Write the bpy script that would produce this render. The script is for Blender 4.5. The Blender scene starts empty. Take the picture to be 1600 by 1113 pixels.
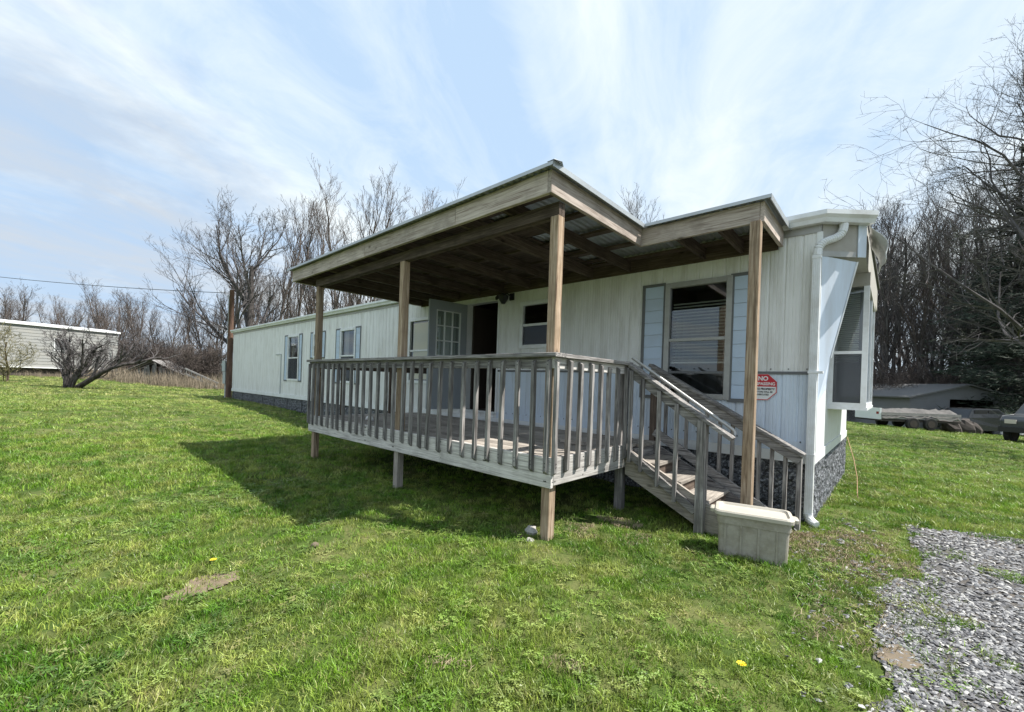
import bpy, math, random
import numpy as np
from mathutils import Vector, Matrix, noise
random.seed(7); rng = np.random.default_rng(7)
S = bpy.context.scene
C = S.collection
rad = math.radians

# ------------------------------------------------------------------ camera
F = 656.1; YAW = rad(42.10); ROLL = rad(1.96); PITCH = rad(-0.06)
CAM = np.array([2.122, -2.879, 1.36])
def axes():
    cy, sy = math.cos(YAW), math.sin(YAW)
    f = np.array([-sy*math.cos(PITCH), cy*math.cos(PITCH), math.sin(PITCH)])
    r = np.array([cy, sy, 0.]); u = np.cross(r, f)
    return math.cos(ROLL)*r+math.sin(ROLL)*u, -math.sin(ROLL)*r+math.cos(ROLL)*u, f
AR, AU, AF = axes()
def at(px, py, d):                     # point of the place seen at photo pixel (px,py), d metres deep
    return CAM + (AF + AR*(px-800)/F - AU*(py-600)/F)*d
cd = bpy.data.cameras.new('camera'); cam = bpy.data.objects.new('camera', cd); C.objects.link(cam)
m = Matrix(((AR[0], AU[0], -AF[0], CAM[0]), (AR[1], AU[1], -AF[1], CAM[1]), (AR[2], AU[2], -AF[2], CAM[2]), (0, 0, 0, 1)))
cam.matrix_world = m
cd.sensor_width = 36; cd.lens = F/1600*36; cd.shift_y = 43.5/1600; cd.clip_end = 2000; cd.clip_start = .05
S.camera = cam

# ------------------------------------------------------------------ sky, sun, exposure
SUN = Vector((1.88, 1.13, 3.14)).normalized()
w = bpy.data.worlds.new('World'); S.world = w; w.use_nodes = True
nt = w.node_tree; nt.nodes.clear()
class NT:
    def __init__(s, nt): s.t = nt
    def n(s, typ, **kw):
        nd = s.t.nodes.new(typ)
        for k, v in kw.items():
            if k == 'ins':
                for a, b in v.items():
                    if isinstance(b, bpy.types.NodeSocket): s.t.links.new(b, nd.inputs[a])
                    else: nd.inputs[a].default_value = b
            else: setattr(nd, k, v)
        return nd
    def math(s, op, a, b=0., c=0.):
        return s.n('ShaderNodeMath', operation=op, ins={0: a, 1: b, 2: c}).outputs[0]
    def mix(s, f, a, b, typ='RGBA', blend='MIX'):
        nd = s.n('ShaderNodeMix', data_type=typ, blend_type=blend)
        ia, ib = ('A', 'B')
        idx = {'RGBA': (6, 7, 2), 'FLOAT': (2, 3, 0)}[typ]
        for i, v in ((0, f), (idx[0], a), (idx[1], b)):
            if isinstance(v, bpy.types.NodeSocket): s.t.links.new(v, nd.inputs[i])
            else: nd.inputs[i].default_value = v
        return nd.outputs[idx[2]]
    def ramp(s, f, stops):
        nd = s.n('ShaderNodeValToRGB', ins={0: f}); e = nd.color_ramp.elements
        while len(e) < len(stops): e.new(.5)
        for i, (p, c) in enumerate(stops):
            e[i].position = p; e[i].color = tuple(c)+(1,) if len(c) == 3 else c
        return nd.outputs[0]
    def mr(s, v, a, b, c=0., d=1.):
        return s.n('ShaderNodeMapRange', ins={0: v, 1: a, 2: b, 3: c, 4: d}).outputs[0]
    def noise(s, vec, scale, detail=3., rough=.55, dist=0.):
        return s.n('ShaderNodeTexNoise', ins={'Vector': vec, 'Scale': scale, 'Detail': detail, 'Roughness': rough, 'Distortion': dist}).outputs[0]
W = NT(nt)
sky = W.n('ShaderNodeTexSky', sky_type='NISHITA', sun_disc=False, sun_elevation=math.asin(SUN.z), sun_rotation=math.atan2(SUN.x, SUN.y), altitude=300, air_density=1.0, dust_density=1.0, ozone_density=2.0)
tc = W.n('ShaderNodeTexCoord'); sx = W.n('ShaderNodeSeparateXYZ', ins={0: tc.outputs['Generated']})
zz = W.math('ADD', W.math('MAXIMUM', sx.outputs[2], 0.0), .10)
gx = W.math('DIVIDE', sx.outputs[0], zz); gy = W.math('DIVIDE', sx.outputs[1], zz)
ax = rad(25.)
u = W.math('ADD', W.math('MULTIPLY', gx, math.cos(ax)), W.math('MULTIPLY', gy, math.sin(ax)))
v = W.math('ADD', W.math('MULTIPLY', gx, -math.sin(ax)), W.math('MULTIPLY', gy, math.cos(ax)))
cs = W.n('ShaderNodeCombineXYZ', ins={0: W.math('MULTIPLY', u, 1.0), 1: W.math('MULTIPLY', v, .16), 2: 4.3}).outputs[0]
c1 = W.noise(cs, 1.9, 4, .5, .25)
cs2 = W.n('ShaderNodeCombineXYZ', ins={0: W.math('MULTIPLY', u, 1.0), 1: W.math('MULTIPLY', v, .55), 2: 1.3}).outputs[0]
c2 = W.noise(cs2, 3.4, 7, .66, .6)
cl = W.math('ADD', W.math('MULTIPLY', c1, .66), W.math('MULTIPLY', c2, .34))
cl = W.mr(cl, .40, .62, .22, 1.0)
low = W.mr(sx.outputs[2], .02, .45, 1., 0.)
cl = W.math('ADD', cl, W.math('MULTIPLY', low, .25)); cl = W.math('MINIMUM', cl, 1.0)
# soft grey cumulus banks low over the horizon
cs3 = W.n('ShaderNodeCombineXYZ', ins={0: sx.outputs[0], 1: sx.outputs[1], 2: W.math('MULTIPLY', sx.outputs[2], 2.6)}).outputs[0]
gk = W.mr(W.noise(cs3, 2.3, 5, .55, .3), .50, .66, 0., 1.)
gk = W.math('MULTIPLY', gk, W.mr(sx.outputs[2], .10, .34, 1., 0.))
bank = Vector(at(90, 405, 1)-CAM).normalized()
bd = W.n('ShaderNodeVectorMath', operation='DOT_PRODUCT', ins={0: tc.outputs['Generated'], 1: tuple(bank)}).outputs['Value']
bd = W.math('ADD', bd, W.math('MULTIPLY', W.math('SUBTRACT', W.noise(cs3, 4.5, 5, .6), .5), .16))
gk = W.math('MAXIMUM', gk, W.mr(bd, .93, .985, 0., .75))
cc = W.mix(gk, (5.3, 5.75, 5.95, 1), (2.9, 3.3, 3.9, 1))
blue = W.mix(.9, sky.outputs[0], (2.5, 3.75, 5.4, 1))
out = W.mix(cl, blue, cc)
bg = W.n('ShaderNodeBackground', ins={0: out, 1: .10})
W.n('ShaderNodeOutputWorld', ins={0: bg.outputs[0]})
sl = bpy.data.lights.new('sun', 'SUN'); sl.energy = 4.8; sl.angle = rad(.6); sl.color = (1, .955, .88)
so = bpy.data.objects.new('sun', sl); C.objects.link(so); so.rotation_euler = SUN.to_track_quat('Z', 'Y').to_euler()
S.view_settings.view_transform = 'Standard'; S.view_settings.look = 'None'; S.view_settings.gamma = 1
S.view_settings.exposure = .90; S.view_settings.use_curve_mapping = False
S.render.engine = 'CYCLES'

# ------------------------------------------------------------------ materials
MATS = {}
def newmat(name):
    m = bpy.data.materials.new(name); m.use_nodes = True; t = m.node_tree; t.nodes.clear()
    N = NT(t); MATS[name] = m
    N.tc = N.n('ShaderNodeTexCoord'); N.oi = N.n('ShaderNodeObjectInfo'); N.geo = N.n('ShaderNodeNewGeometry')
    off = N.n('ShaderNodeCombineXYZ', ins={0: N.math('MULTIPLY', N.oi.outputs['Random'], 37.), 1: N.math('MULTIPLY', N.oi.outputs['Random'], 91.), 2: N.math('MULTIPLY', N.oi.outputs['Random'], 53.)}).outputs[0]
    N.co = N.n('ShaderNodeVectorMath', operation='ADD', ins={0: N.tc.outputs['Object'], 1: off}).outputs[0]
    return m, N
def out_bsdf(N, col, rough=.7, bump=None, bs=.3, bd=.01, metal=0., spec=.4, trans=None, alpha=None):
    ins = {'Base Color': col, 'Roughness': rough, 'Metallic': metal, 'Specular IOR Level': spec}
    if bump is not None:
        ins['Normal'] = N.n('ShaderNodeBump', ins={'Height': bump, 'Strength': bs, 'Distance': bd}).outputs[0]
    b = N.n('ShaderNodeBsdfPrincipled', ins=ins)
    o = b.outputs[0]
    if trans:
        tr = N.n('ShaderNodeBsdfTranslucent', ins={0: col}).outputs[0]
        o = N.n('ShaderNodeMixShader', ins={0: trans, 1: o, 2: tr}).outputs[0]
    N.n('ShaderNodeOutputMaterial', ins={0: o})
    return b
def wood(name, c_dark, c_mid, c_light, axis, knots=True, rough=.85):
    m, N = newmat(name)
    sc = [26., 26., 26.]; sc[axis] = 1.3
    mp = N.n('ShaderNodeVectorMath', operation='MULTIPLY', ins={0: N.co, 1: tuple(sc)}).outputs[0]
    g1 = N.noise(mp, 2.2, 5, .62, .5)
    sc2 = [90., 90., 90.]; sc2[axis] = 2.5
    mp2 = N.n('ShaderNodeVectorMath', operation='MULTIPLY', ins={0: N.co, 1: tuple(sc2)}).outputs[0]
    g2 = N.noise(mp2, 1.2, 3, .6, .2)
    f = N.math('ADD', N.math('MULTIPLY', g1, .62), N.math('MULTIPLY', g2, .38))
    col = N.ramp(f, [(.36, c_dark), (.49, c_mid), (.64, c_light)])
    st = N.noise(N.co, 4.2, 5, .65)                                   # weather stains
    col = N.mix(N.mr(st, .48, .70, 0., .6), col, tuple(x*.55 for x in c_mid)+(1,))
    h = f
    if knots:
        kv = [3.2, 3.2, 3.2]; kv[axis] = 1.5
        mp3 = N.n('ShaderNodeVectorMath', operation='MULTIPLY', ins={0: N.co, 1: tuple(kv)}).outputs[0]
        vo = N.n('ShaderNodeTexVoronoi', ins={'Vector': mp3, 'Scale': 1.3}).outputs['Distance']
        k = N.mr(vo, .04, .10, 1., 0.)
        col = N.mix(N.math('MULTIPLY', k, .8), col, tuple(x*.35 for x in c_dark)+(1,))
    tint = N.mr(N.oi.outputs['Random'], 0, 1, .78, 1.18)
    col = N.n('ShaderNodeVectorMath', operation='SCALE', ins={0: col, 3: tint}).outputs[0]
    out_bsdf(N, col, rough, h, .55, .006, spec=.15)
    return m
G = ((.055, .05, .05), (.20, .19, .185), (.42, .40, .385))
for i, a in enumerate('xyz'):
    wood('grey_wood_'+a, *G, i)
    wood('rim_wood_'+a, (.20, .185, .175), (.46, .44, .42), (.62, .60, .575), i)
    wood('brown_wood_'+a, (.12, .08, .055), (.31, .23, .16), (.46, .37, .285), i)
    wood('fascia_wood_'+a, (.21, .165, .14), (.45, .385, .34), (.58, .515, .465), i)
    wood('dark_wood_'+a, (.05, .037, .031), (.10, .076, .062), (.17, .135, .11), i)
    wood('floor_wood_'+a, (.15, .135, .12), (.30, .27, .24), (.44, .40, .35), i)
    wood('barn_wood_'+a, (.13, .12, .12), (.26, .25, .245), (.38, .37, .36), i, False)
def plain(name, col, rough=.6, var=.10, sc=6., metal=0., spec=.4, bs=.15, dirt=0., dirtcol=(.2, .17, .12), dsc=1.2, streak=False):
    m, N = newmat(name)
    n1 = N.noise(N.co, sc, 4, .6)
    c = N.mix(n1, tuple(x*(1-var) for x in col)+(1,), tuple(min(1, x*(1+var)) for x in col)+(1,))
    if dirt:
        vec = N.co
        if streak: vec = N.n('ShaderNodeVectorMath', operation='MULTIPLY', ins={0: N.co, 1: (5., 5., .7)}).outputs[0]
        d = N.noise(vec, dsc, 5, .65)
        c = N.mix(N.mr(d, .45, .75, 0., dirt), c, dirtcol+(1,))
    out_bsdf(N, c, rough, N.noise(N.co, sc*9, 2), bs, .003, metal, spec)
    return m
plain('cream_siding', (.74, .745, .745), .5, .07, 3, dirt=.48, dirtcol=(.34, .32, .27), dsc=1.7, streak=True)
plain('white_siding', (.60, .68, .79), .5, .07, 3, dirt=.5, dirtcol=(.40, .40, .40), dsc=1.4, streak=True)
plain('white_trim', (.74, .76, .77), .45, .05, 4, dirt=.35, dirtcol=(.42, .40, .34), dsc=3)
plain('white_metal', (.72, .74, .76), .38, .06, 5, dirt=.5, dirtcol=(.36, .33, .28), dsc=4)
plain('old_aluminium', (.36, .36, .35), .5, .15, 8, metal=.3, dirt=.4, dirtcol=(.18, .16, .13), dsc=6)
plain('dark_trim', (.13, .135, .14), .6, .2, 9)
plain('soffit_grey', (.38, .365, .335), .7, .12, 5, dirt=.5, dirtcol=(.24, .2, .15), dsc=4)
plain('galvanised', (.42, .45, .47), .42, .12, 9, metal=.55, dirt=.35, dirtcol=(.22, .2, .18), dsc=3)
plain('roofing', (.12, .12, .12), .9, .25, 30)
plain('black_metal', (.018, .018, .02), .5, .2, 9)
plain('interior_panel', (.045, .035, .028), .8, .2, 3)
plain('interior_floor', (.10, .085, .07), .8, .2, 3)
plain('blind', (.62, .62, .59), .6, .05, 3)
plain('cream_blind', (.80, .70, .46), .8, .06, 3)
plain('curtain', (.30, .29, .29), .9, .2, 12)
plain('steel_pipe', (.40, .40, .39), .5, .15, 20, metal=.55, dirt=.3, dsc=12)
plain('bin_plastic', (.33, .305, .26), .5, .22, 40, dirt=.8, dirtcol=(.19, .165, .12), dsc=9)
plain('bin_lid', (.46, .43, .37), .42, .06, 6, dirt=.35, dirtcol=(.34, .3, .23), dsc=7)
plain('sign_white', (.74, .74, .74), .45, .04, 5)
plain('sign_red', (.50, .02, .035), .45, .15, 25)
plain('sign_black', (.03, .03, .035), .6)
plain('door_paint', (.30, .33, .36), .55, .06, 4, dirt=.3, dirtcol=(.2, .2, .2))
plain('stone_grey', (.33, .32, .30), .85, .3, 14, bs=.5)
plain('white_plastic', (.8, .8, .78), .4)
plain('tyre', (.022, .022, .022), .85, .2, 20)
plain('car_black', (.02, .021, .023), .25, .1, 3, spec=.6)
plain('truck_paint', (.035, .04, .045), .3, .1, 3, spec=.6)
plain('light_lens', (.55, .5, .45), .2, .1, 3)
plain('tail_red', (.25, .02, .02), .3)
plain('tarp', (.085, .082, .08), .8, .6, 9, dirt=.6, dirtcol=(.1, .09, .08), dsc=3)
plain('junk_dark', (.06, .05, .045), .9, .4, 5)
plain('garage_siding', (.17, .175, .185), .7, .1, 2, dirt=.4, dirtcol=(.14, .13, .12))
plain('garage_white', (.72, .74, .76), .5, .05)
plain('lap_siding', (.26, .265, .26), .6, .07, 2, dirt=.5, dirtcol=(.32, .30, .26), dsc=.8)
plain('meter_grey', (.42, .45, .46), .5, .08)
plain('yellow_petal', (.85, .62, .02), .6, .1)
plain('orange_wire', (.36, .22, .13), .6)
plain('cable_black', (.03, .03, .03), .6)
plain('soil', (.15, .12, .085), .95, .35, 14, bs=.6)
plain('shutter_blue', (.46, .56, .70), .5, .05, 3, dirt=.3)
plain('grey_dirt', (.17, .13, .09), .95, .5, 14, bs=.6)
# pressed rock skirting: charcoal with pale veins
m, N = newmat('rock_skirting')
wv = N.n('ShaderNodeVectorMath', operation='ADD', ins={0: N.tc.outputs['Object'], 1: N.n('ShaderNodeVectorMath', operation='SCALE', ins={0: N.n('ShaderNodeTexNoise', ins={'Vector': N.tc.outputs['Object'], 'Scale': 14., 'Detail': 3.}).outputs[1], 3: .10}).outputs[0]}).outputs[0]
vo = N.n('ShaderNodeTexVoronoi', feature='DISTANCE_TO_EDGE', ins={'Vector': wv, 'Scale': 6.5}).outputs['Distance']
n1 = N.noise(N.co, 38, 4, .7)
c = N.ramp(n1, [(.36, (.03, .032, .037)), (.52, (.11, .117, .13)), (.66, (.36, .38, .41))])
c = N.mix(N.mr(vo, .0, .06, .95, 0.), c, (.012, .012, .014, 1))
out_bsdf(N, c, .6, n1, .8, .01)
# glass
m, N = newmat('window_glass')
gl = N.n('ShaderNodeBsdfGlossy', ins={0: (.8, .85, .9, 1), 1: .02}); tr = N.n('ShaderNodeBsdfTransparent', ins={0: (.82, .86, .86, 1)})
fr = N.n('ShaderNodeFresnel', ins={0: 1.6})
f2 = N.math('ADD', N.math('MULTIPLY', fr.outputs[0], .9), .05)
N.n('ShaderNodeOutputMaterial', ins={0: N.n('ShaderNodeMixShader', ins={0: f2, 1: tr.outputs[0], 2: gl.outputs[0]}).outputs[0]})
# insect screen over the lower sashes
m, N = newmat('door_glass')
gl = N.n('ShaderNodeBsdfGlossy', ins={0: (.5, .55, .55, 1), 1: .03}); tr = N.n('ShaderNodeBsdfTransparent', ins={0: (.22, .25, .25, 1)})
N.n('ShaderNodeOutputMaterial', ins={0: N.n('ShaderNodeMixShader', ins={0: .25, 1: tr.outputs[0], 2: gl.outputs[0]}).outputs[0]})
m, N = newmat('insect_screen')
tr = N.n('ShaderNodeBsdfTransparent'); df = N.n('ShaderNodeBsdfDiffuse', ins={0: (.09, .095, .11, 1)})
N.n('ShaderNodeOutputMaterial', ins={0: N.n('ShaderNodeMixShader', ins={0: .6, 1: tr.outputs[0], 2: df.outputs[0]}).outputs[0]})
# bark
def bark(name, a, b, sc=10.):
    m, N = newmat(name)
    v = N.n('ShaderNodeVectorMath', operation='MULTIPLY', ins={0: N.co, 1: (1., 1., .25)}).outputs[0]
    n1 = N.noise(v, sc, 4, .65)
    out_bsdf(N, N.ramp(n1, [(.35, a), (.65, b)]), .9, n1, .6, .02, spec=.1)
bark('bark_grey', (.075, .065, .062), (.20, .18, .17)); bark('bark_dark', (.03, .027, .027), (.10, .09, .088)); bark('bark_brown', (.07, .05, .04), (.17, .13, .10))
bark('twig_mauve', (.06, .048, .045), (.13, .11, .10), 3.); bark('twig_dark', (.058, .053, .055), (.13, .12, .122), 3.); bark('twig_olive', (.10, .095, .05), (.22, .20, .12), 3.)
bark('pole_wood', (.07, .045, .035), (.19, .12, .09), 6.)
bark('weed_tan', (.22, .17, .11), (.44, .36, .25), 5.); bark('reed_brown', (.13, .105, .08), (.29, .245, .185), 5.)
m, N = newmat('pine_needles')
n1 = N.noise(N.geo.outputs['Position'], 1.1, 4, .7)
out_bsdf(N, N.ramp(n1, [(.35, (.012, .020, .014)), (.65, (.045, .062, .04))]), .7, trans=.15, spec=.2)
# ground under the grass
m, N = newmat('lawn_ground')
P = N.geo.outputs['Position']
a = N.noise(P, .35, 5, .6); b = N.noise(P, 2.3, 5, .65); d = N.noise(P, 30, 4, .7)
gcol = N.mix(N.mr(a, .38, .64), (.040, .075, .014, 1), (.075, .11, .026, 1))
gcol = N.mix(N.mr(b, .45, .70, 0., .7), gcol, (.21, .19, .085, 1))
gcol = N.mix(N.mr(d, .45, .75, 0., .5), gcol, (.045, .06, .018, 1))
out_bsdf(N, gcol, .95, d, .6, .03, spec=.1)
# grass blades
def grassmat(name, ca, cb, cy):
    m, N = newmat(name)
    P = N.geo.outputs['Position']
    a = N.noise(P, .45, 4, .6); b = N.noise(P, 2.6, 4, .6)
    c = N.mix(N.mr(a, .36, .64), ca+(1,), cb+(1,))
    c = N.mix(N.mr(b, .44, .66, 0., .85), c, cy+(1,))
    far = N.mr(N.n('ShaderNodeSeparateXYZ', ins={0: P}).outputs[0], -20., -8., .8, 0.)
    c = N.mix(N.math('MULTIPLY', far, N.mr(N.noise(P, .9, 5, .65), .42, .62)), c, (.40, .38, .15, 1))
    e = N.noise(P, 9., 3, .6); c = N.mix(N.mr(e, .5, .75, 0., .5), c, cy+(1,))
    r = N.oi.outputs['Random']
    c = N.mix(N.mr(r, .84, 1., 0., .7), c, (.36, .31, .15, 1))
    r2 = N.math('FRACT', N.math('MULTIPLY', r, 13.7)); c = N.n('ShaderNodeVectorMath', operation='SCALE', ins={0: c, 3: N.mr(r2, 0, 1, .45, 1.55)}).outputs[0]
    c = N.n('ShaderNodeVectorMath', operation='SCALE', ins={0: c, 3: N.mr(N.n('ShaderNodeTexWhiteNoise', ins={0: N.tc.outputs['Object']}).outputs[0], 0, 1, .8, 1.25)}).outputs[0]
    out_bsdf(N, c, .42, trans=.28, spec=.45)
grassmat('grass_blade', (.066, .165, .012), (.145, .26, .020), (.30, .335, .08))
grassmat('clover_leaf', (.085, .17, .028), (.15, .24, .045), (.26, .30, .09))
m, N = newmat('gravel_bed')
n1 = N.noise(N.geo.outputs['Position'], 45, 4, .7); n2 = N.noise(N.geo.outputs['Position'], 1.7, 3)
c = N.ramp(n1, [(.35, (.035, .035, .035)), (.65, (.17, .165, .16))]); c = N.mix(N.mr(n2, .45, .7, 0, .5), c, (.20, .16, .12, 1))
out_bsdf(N, c, .95, n1, 1., .03)
m, N = newmat('pebble')
c = N.ramp(N.oi.outputs['Random'], [(.0, (.055, .055, .06)), (.35, (.14, .14, .148)), (.80, (.26, .26, .265)), (1., (.46, .45, .43))])
out_bsdf(N, c, .8, N.noise(N.tc.outputs['Object'], 60, 2), .3, .003)

# ------------------------------------------------------------------ mesh helpers
class MB:
    def __init__(s): s.v = []; s.f = []; s.m = []
    def add(s, vs, fs, mi=0):
        o = len(s.v); s.v += [tuple(x) for x in vs]; s.f += [tuple(i+o for i in f) for f in fs]; s.m += [mi]*len(fs); return s
    def box(s, a, b, mi=0, M=None):
        x0, y0, z0 = a; x1, y1, z1 = b
        vs = [(x0,y0,z0),(x1,y0,z0),(x1,y1,z0),(x0,y1,z0),(x0,y0,z1),(x1,y0,z1),(x1,y1,z1),(x0,y1,z1)]
        if M is not None: vs = [tuple(M @ Vector(q)) for q in vs]
        return s.add(vs, [(0,3,2,1),(4,5,6,7),(0,1,5,4),(1,2,6,5),(2,3,7,6),(3,0,4,7)], mi)
    def beam(s, p, q, w, h, up=(0,0,1), mi=0, bev=0):   # board from p to q, width w (sideways) height h (along up)
        p, q = Vector(p), Vector(q); d = (q-p).normalized(); up = Vector(up)
        sd = d.cross(up).normalized(); u2 = sd.cross(d)
        vs = []
        for c in (p, q):
            for a, b in ((-1,-1),(1,-1),(1,1),(-1,1)): vs.append(c+sd*a*w/2+u2*b*h/2)
        return s.add(vs, [(3,2,1,0),(4,5,6,7),(0,1,5,4),(1,2,6,5),(2,3,7,6),(3,0,4,7)], mi)
    def prism(s, pts, d, mi=0):       # polygon pts (3d), extruded by vector d
        n = len(pts); d = Vector(d); P = [Vector(p) for p in pts]
        vs = P+[p+d for p in P]
        fs = [tuple(range(n-1,-1,-1)), tuple(range(n, 2*n))]+[(i, (i+1)%n, n+(i+1)%n, n+i) for i in range(n)]
        return s.add(vs, fs, mi)
    def tube(s, pts, r, n=8, mi=0, cap=True):
        pts = [Vector(p) for p in pts]; rs = r if isinstance(r, (list, tuple)) else [r]*len(pts)
        vs = []; ref = None
        for i, p in enumerate(pts):
            d = (pts[min(i+1, len(pts)-1)]-pts[max(i-1, 0)]).normalized()
            if ref is None: ref = Vector((0,0,1)) if abs(d.z) < .9 else Vector((1,0,0))
            a = d.cross(ref).normalized(); b = d.cross(a).normalized(); ref = b.cross(d) if False else ref
            for k in range(n):
                t = 2*math.pi*k/n; vs.append(p+(a*math.cos(t)+b*math.sin(t))*rs[i])
        fs = []
        for i in range(len(pts)-1):
            for k in range(n): fs.append((i*n+k, i*n+(k+1)%n, (i+1)*n+(k+1)%n, (i+1)*n+k))
        if cap: fs += [tuple(range(n)), tuple((len(pts)-1)*n+k for k in range(n-1, -1, -1))]
        return s.add(vs, fs, mi)
    def mesh(s, name, mats, smooth=False):
        me = bpy.data.meshes.new(name); me.from_pydata(s.v, [], s.f)
        for x in (mats if isinstance(mats, (list, tuple)) else [mats]): me.materials.append(MATS[x])
        if len(set(s.m)) > 1: me.polygons.foreach_set('material_index', s.m)
        if smooth: me.polygons.foreach_set('use_smooth', [True]*len(s.f))
        me.update(); return me
    def build(s, name, mats, parent=None, loc=None, smooth=False, bevel=0, label=None):
        o = bpy.data.objects.new(name, s.mesh(name, mats, smooth)); C.objects.link(o)
        if loc is not None: o.location = loc
        if parent is not None: o.parent = parent
        if bevel:
            b = o.modifiers.new('bevel', 'BEVEL'); b.width = bevel; b.segments = 1; b.limit_method = 'ANGLE'
        if label: o['label'] = label
        return o
def link(name, me, parent=None, loc=(0,0,0), rot=(0,0,0), scale=(1,1,1)):
    o = bpy.data.objects.new(name, me); C.objects.link(o); o.location = loc; o.rotation_euler = rot; o.scale = scale
    if parent is not None: o.parent = parent
    return o
def thing(name, label, cat, loc=(0,0,0), rz=0., group=None):
    o = bpy.data.objects.new(name, None); C.objects.link(o); o.empty_display_size = .1
    o.location = loc; o.rotation_euler = (0,0,rz); tag(o, label, cat, group); return o
def tag(o, label, cat, group=None):
    o['label'] = label; o['category'] = cat
    if group: o['group'] = group
    return o

# ------------------------------------------------------------------ terrain
ctrl = [(0,0,0),(1.5,.9,0),(2.1,-2.9,0),(2.1,3,0),(4,0,0),(-2.4,.05,.02),(-5,.1,.035),(-3,-4,0),(-8,-1,.08),(1.5,6.7,-.03),(5,6,-.02),(-2,2.5,.02),
        (-10,2.4,.15),(-19,2.3,.30),(-19,7,.3),(-8,7,.12)]
for px, py, d in [(0,589,25),(105,606,19),(200,600,26),(300,606,28),(350,613,24),(0,640,9),(0,720,5.5),(1340,663,21),(1450,672,22.5),(1600,684,23),(1585,690,17.5),(1500,677,24),(1350,662,30),(1600,675,34)]:
    ctrl.append(tuple(at(px, py, d)))
ctrl += [(-60,0,1.0),(-60,40,1.1),(-40,60,.7),(0,60,-.4),(40,60,-.7),(60,0,-.3),(20,-40,0),(-40,-40,.5),(-20,30,.3),(5,30,-.45)]
ctrl = np.array(ctrl)
def phi(d2): return np.sqrt(d2+1.0)
A = phi(((ctrl[:,None,:2]-ctrl[None,:,:2])**2).sum(2)); A = np.block([[A+np.eye(len(ctrl))*.02*-1, np.ones((len(ctrl),1))],[np.ones((1,len(ctrl))), np.zeros((1,1))]])
cw = np.linalg.solve(A, np.append(ctrl[:,2], 0))
def gh(x, y):
    x = np.asarray(x, float); y = np.asarray(y, float)
    d = phi((x[...,None]-ctrl[:,0])**2+(y[...,None]-ctrl[:,1])**2)
    z = d@cw[:-1]+cw[-1]
    r = np.hypot(x-CAM[0], y-CAM[1])
    return np.clip(z, -.9, 1.2)
def g1(x, y): return float(gh(x, y))
nr, na = 150, 200
R_ = np.concatenate([[0], .25*np.power(1600., np.linspace(0, 1, nr))]); th = np.linspace(0, 2*np.pi, na, endpoint=False)
xx = CAM[0]+R_[1:,None]*np.cos(th); yy = CAM[1]+R_[1:,None]*np.sin(th)
zzg = gh(xx, yy)+.012*np.sin(xx*1.7+np.cos(yy*1.3)*2)*np.cos(yy*1.9)
vs = np.stack([xx, yy, zzg], 2).reshape(-1, 3).tolist(); vs.append([CAM[0], CAM[1], g1(CAM[0], CAM[1])])
fs = [(i*na+k, (i+1)*na+k, (i+1)*na+(k+1)%na, i*na+(k+1)%na) for i in range(nr-1) for k in range(na)]+[(len(vs)-1, k, (k+1)%na) for k in range(na)]
g = MB(); g.add(vs, fs); ground = g.build('ground', 'lawn_ground', smooth=True); ground['kind'] = 'structure'

# ------------------------------------------------------------------ mobile home
HX0, HX1, WY, BY = -19.1, 1.54, 2.5, 6.7
ZT, ZB, ZS = 3.14, .735, 1.59          # eave, siding bottom, seam
home = thing('mobile_home', 'long single storey cream mobile home with ribbed siding standing behind the wooden porch', 'mobile home', (HX0, WY, 0))
hl = Vector((HX0, WY, 0))
def H(mb, name, mat, **k):
    mb.v = [(a-hl.x, b-hl.y, c) for a, b, c in mb.v]; return mb.build(name, mat, home, **k)
opens = []      # x0,x1,z0,z1 openings in the front wall
DOOR = (-3.93, -3.12, .84, 2.83)
wins = [dict(x0=-.06, x1=.68, z0=1.28, z1=2.69, kind='big', sh=(-.36, .97)),
        dict(x0=-2.56, x1=-1.83, z0=1.98, z1=2.71, kind='kit', sh=None),
        dict(x0=-5.84, x1=-4.75, z0=1.32, z1=2.68, kind='cream', sh=None),
        dict(x0=-9.10, x1=-8.30, z0=1.24, z1=2.66, kind='curt', sh=(-9.37, -8.03)),
        dict(x0=-10.85, x1=-10.30, z0=1.95, z1=2.66, kind='small', sh=(-11.05, -10.08)),
        dict(x0=-12.85, x1=-11.97, z0=1.23, z1=2.67, kind='curt', sh=(-13.12, -11.72))]
opens = [DOOR]+[(w_['x0'], w_['x1'], w_['z0'], w_['z1']) for w_ in wins]
def ribbed(x0, x1, z0, z1):            # ribbed sheet between x0,x1 with the openings cut out
    mb = MB(); P = .152; cuts = set([x0, x1])
    k = math.floor(x0/P)
    while k*P < x1:
        for o_ in (0, .010, .016, .026, .048, .0522, .056, .082, .088, .094, .118, .1222, .126):
            if x0 < k*P+o_ < x1: cuts.add(k*P+o_)
        k += 1
    for o_ in opens:
        for e in o_[:2]:
            if x0 < e < x1: cuts.add(e)
    cuts = sorted(cuts)
    def dep(x):
        t = (x+1e-6) % P
        if .0095 < t < .0165: return .010
        if .0875 < t < .0885: return .003
        if .052 < t < .0525 or .122 < t < .1225: return .0035
        return 0.
    for a, b in zip(cuts, cuts[1:]):
        zs = [(z0, z1)]
        for o_ in opens:
            if a >= o_[0]-1e-6 and b <= o_[1]+1e-6:
                nz = []
                for p, q in zs:
                    if o_[2] > p: nz.append((p, min(q, o_[2])))
                    if o_[3] < q: nz.append((max(p, o_[3]), q))
                zs = [t for t in nz if t[1]-t[0] > .002]
        for p, q in zs: mb.add([(a, WY+dep(a), p), (b, WY+dep(b), p), (b, WY+dep(b), q), (a, WY+dep(a), q)], [(0,1,2,3)])
    return mb
x = HX0; PW = .152*4
edges = [HX0]
k = math.floor(HX0/PW)+1
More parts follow.
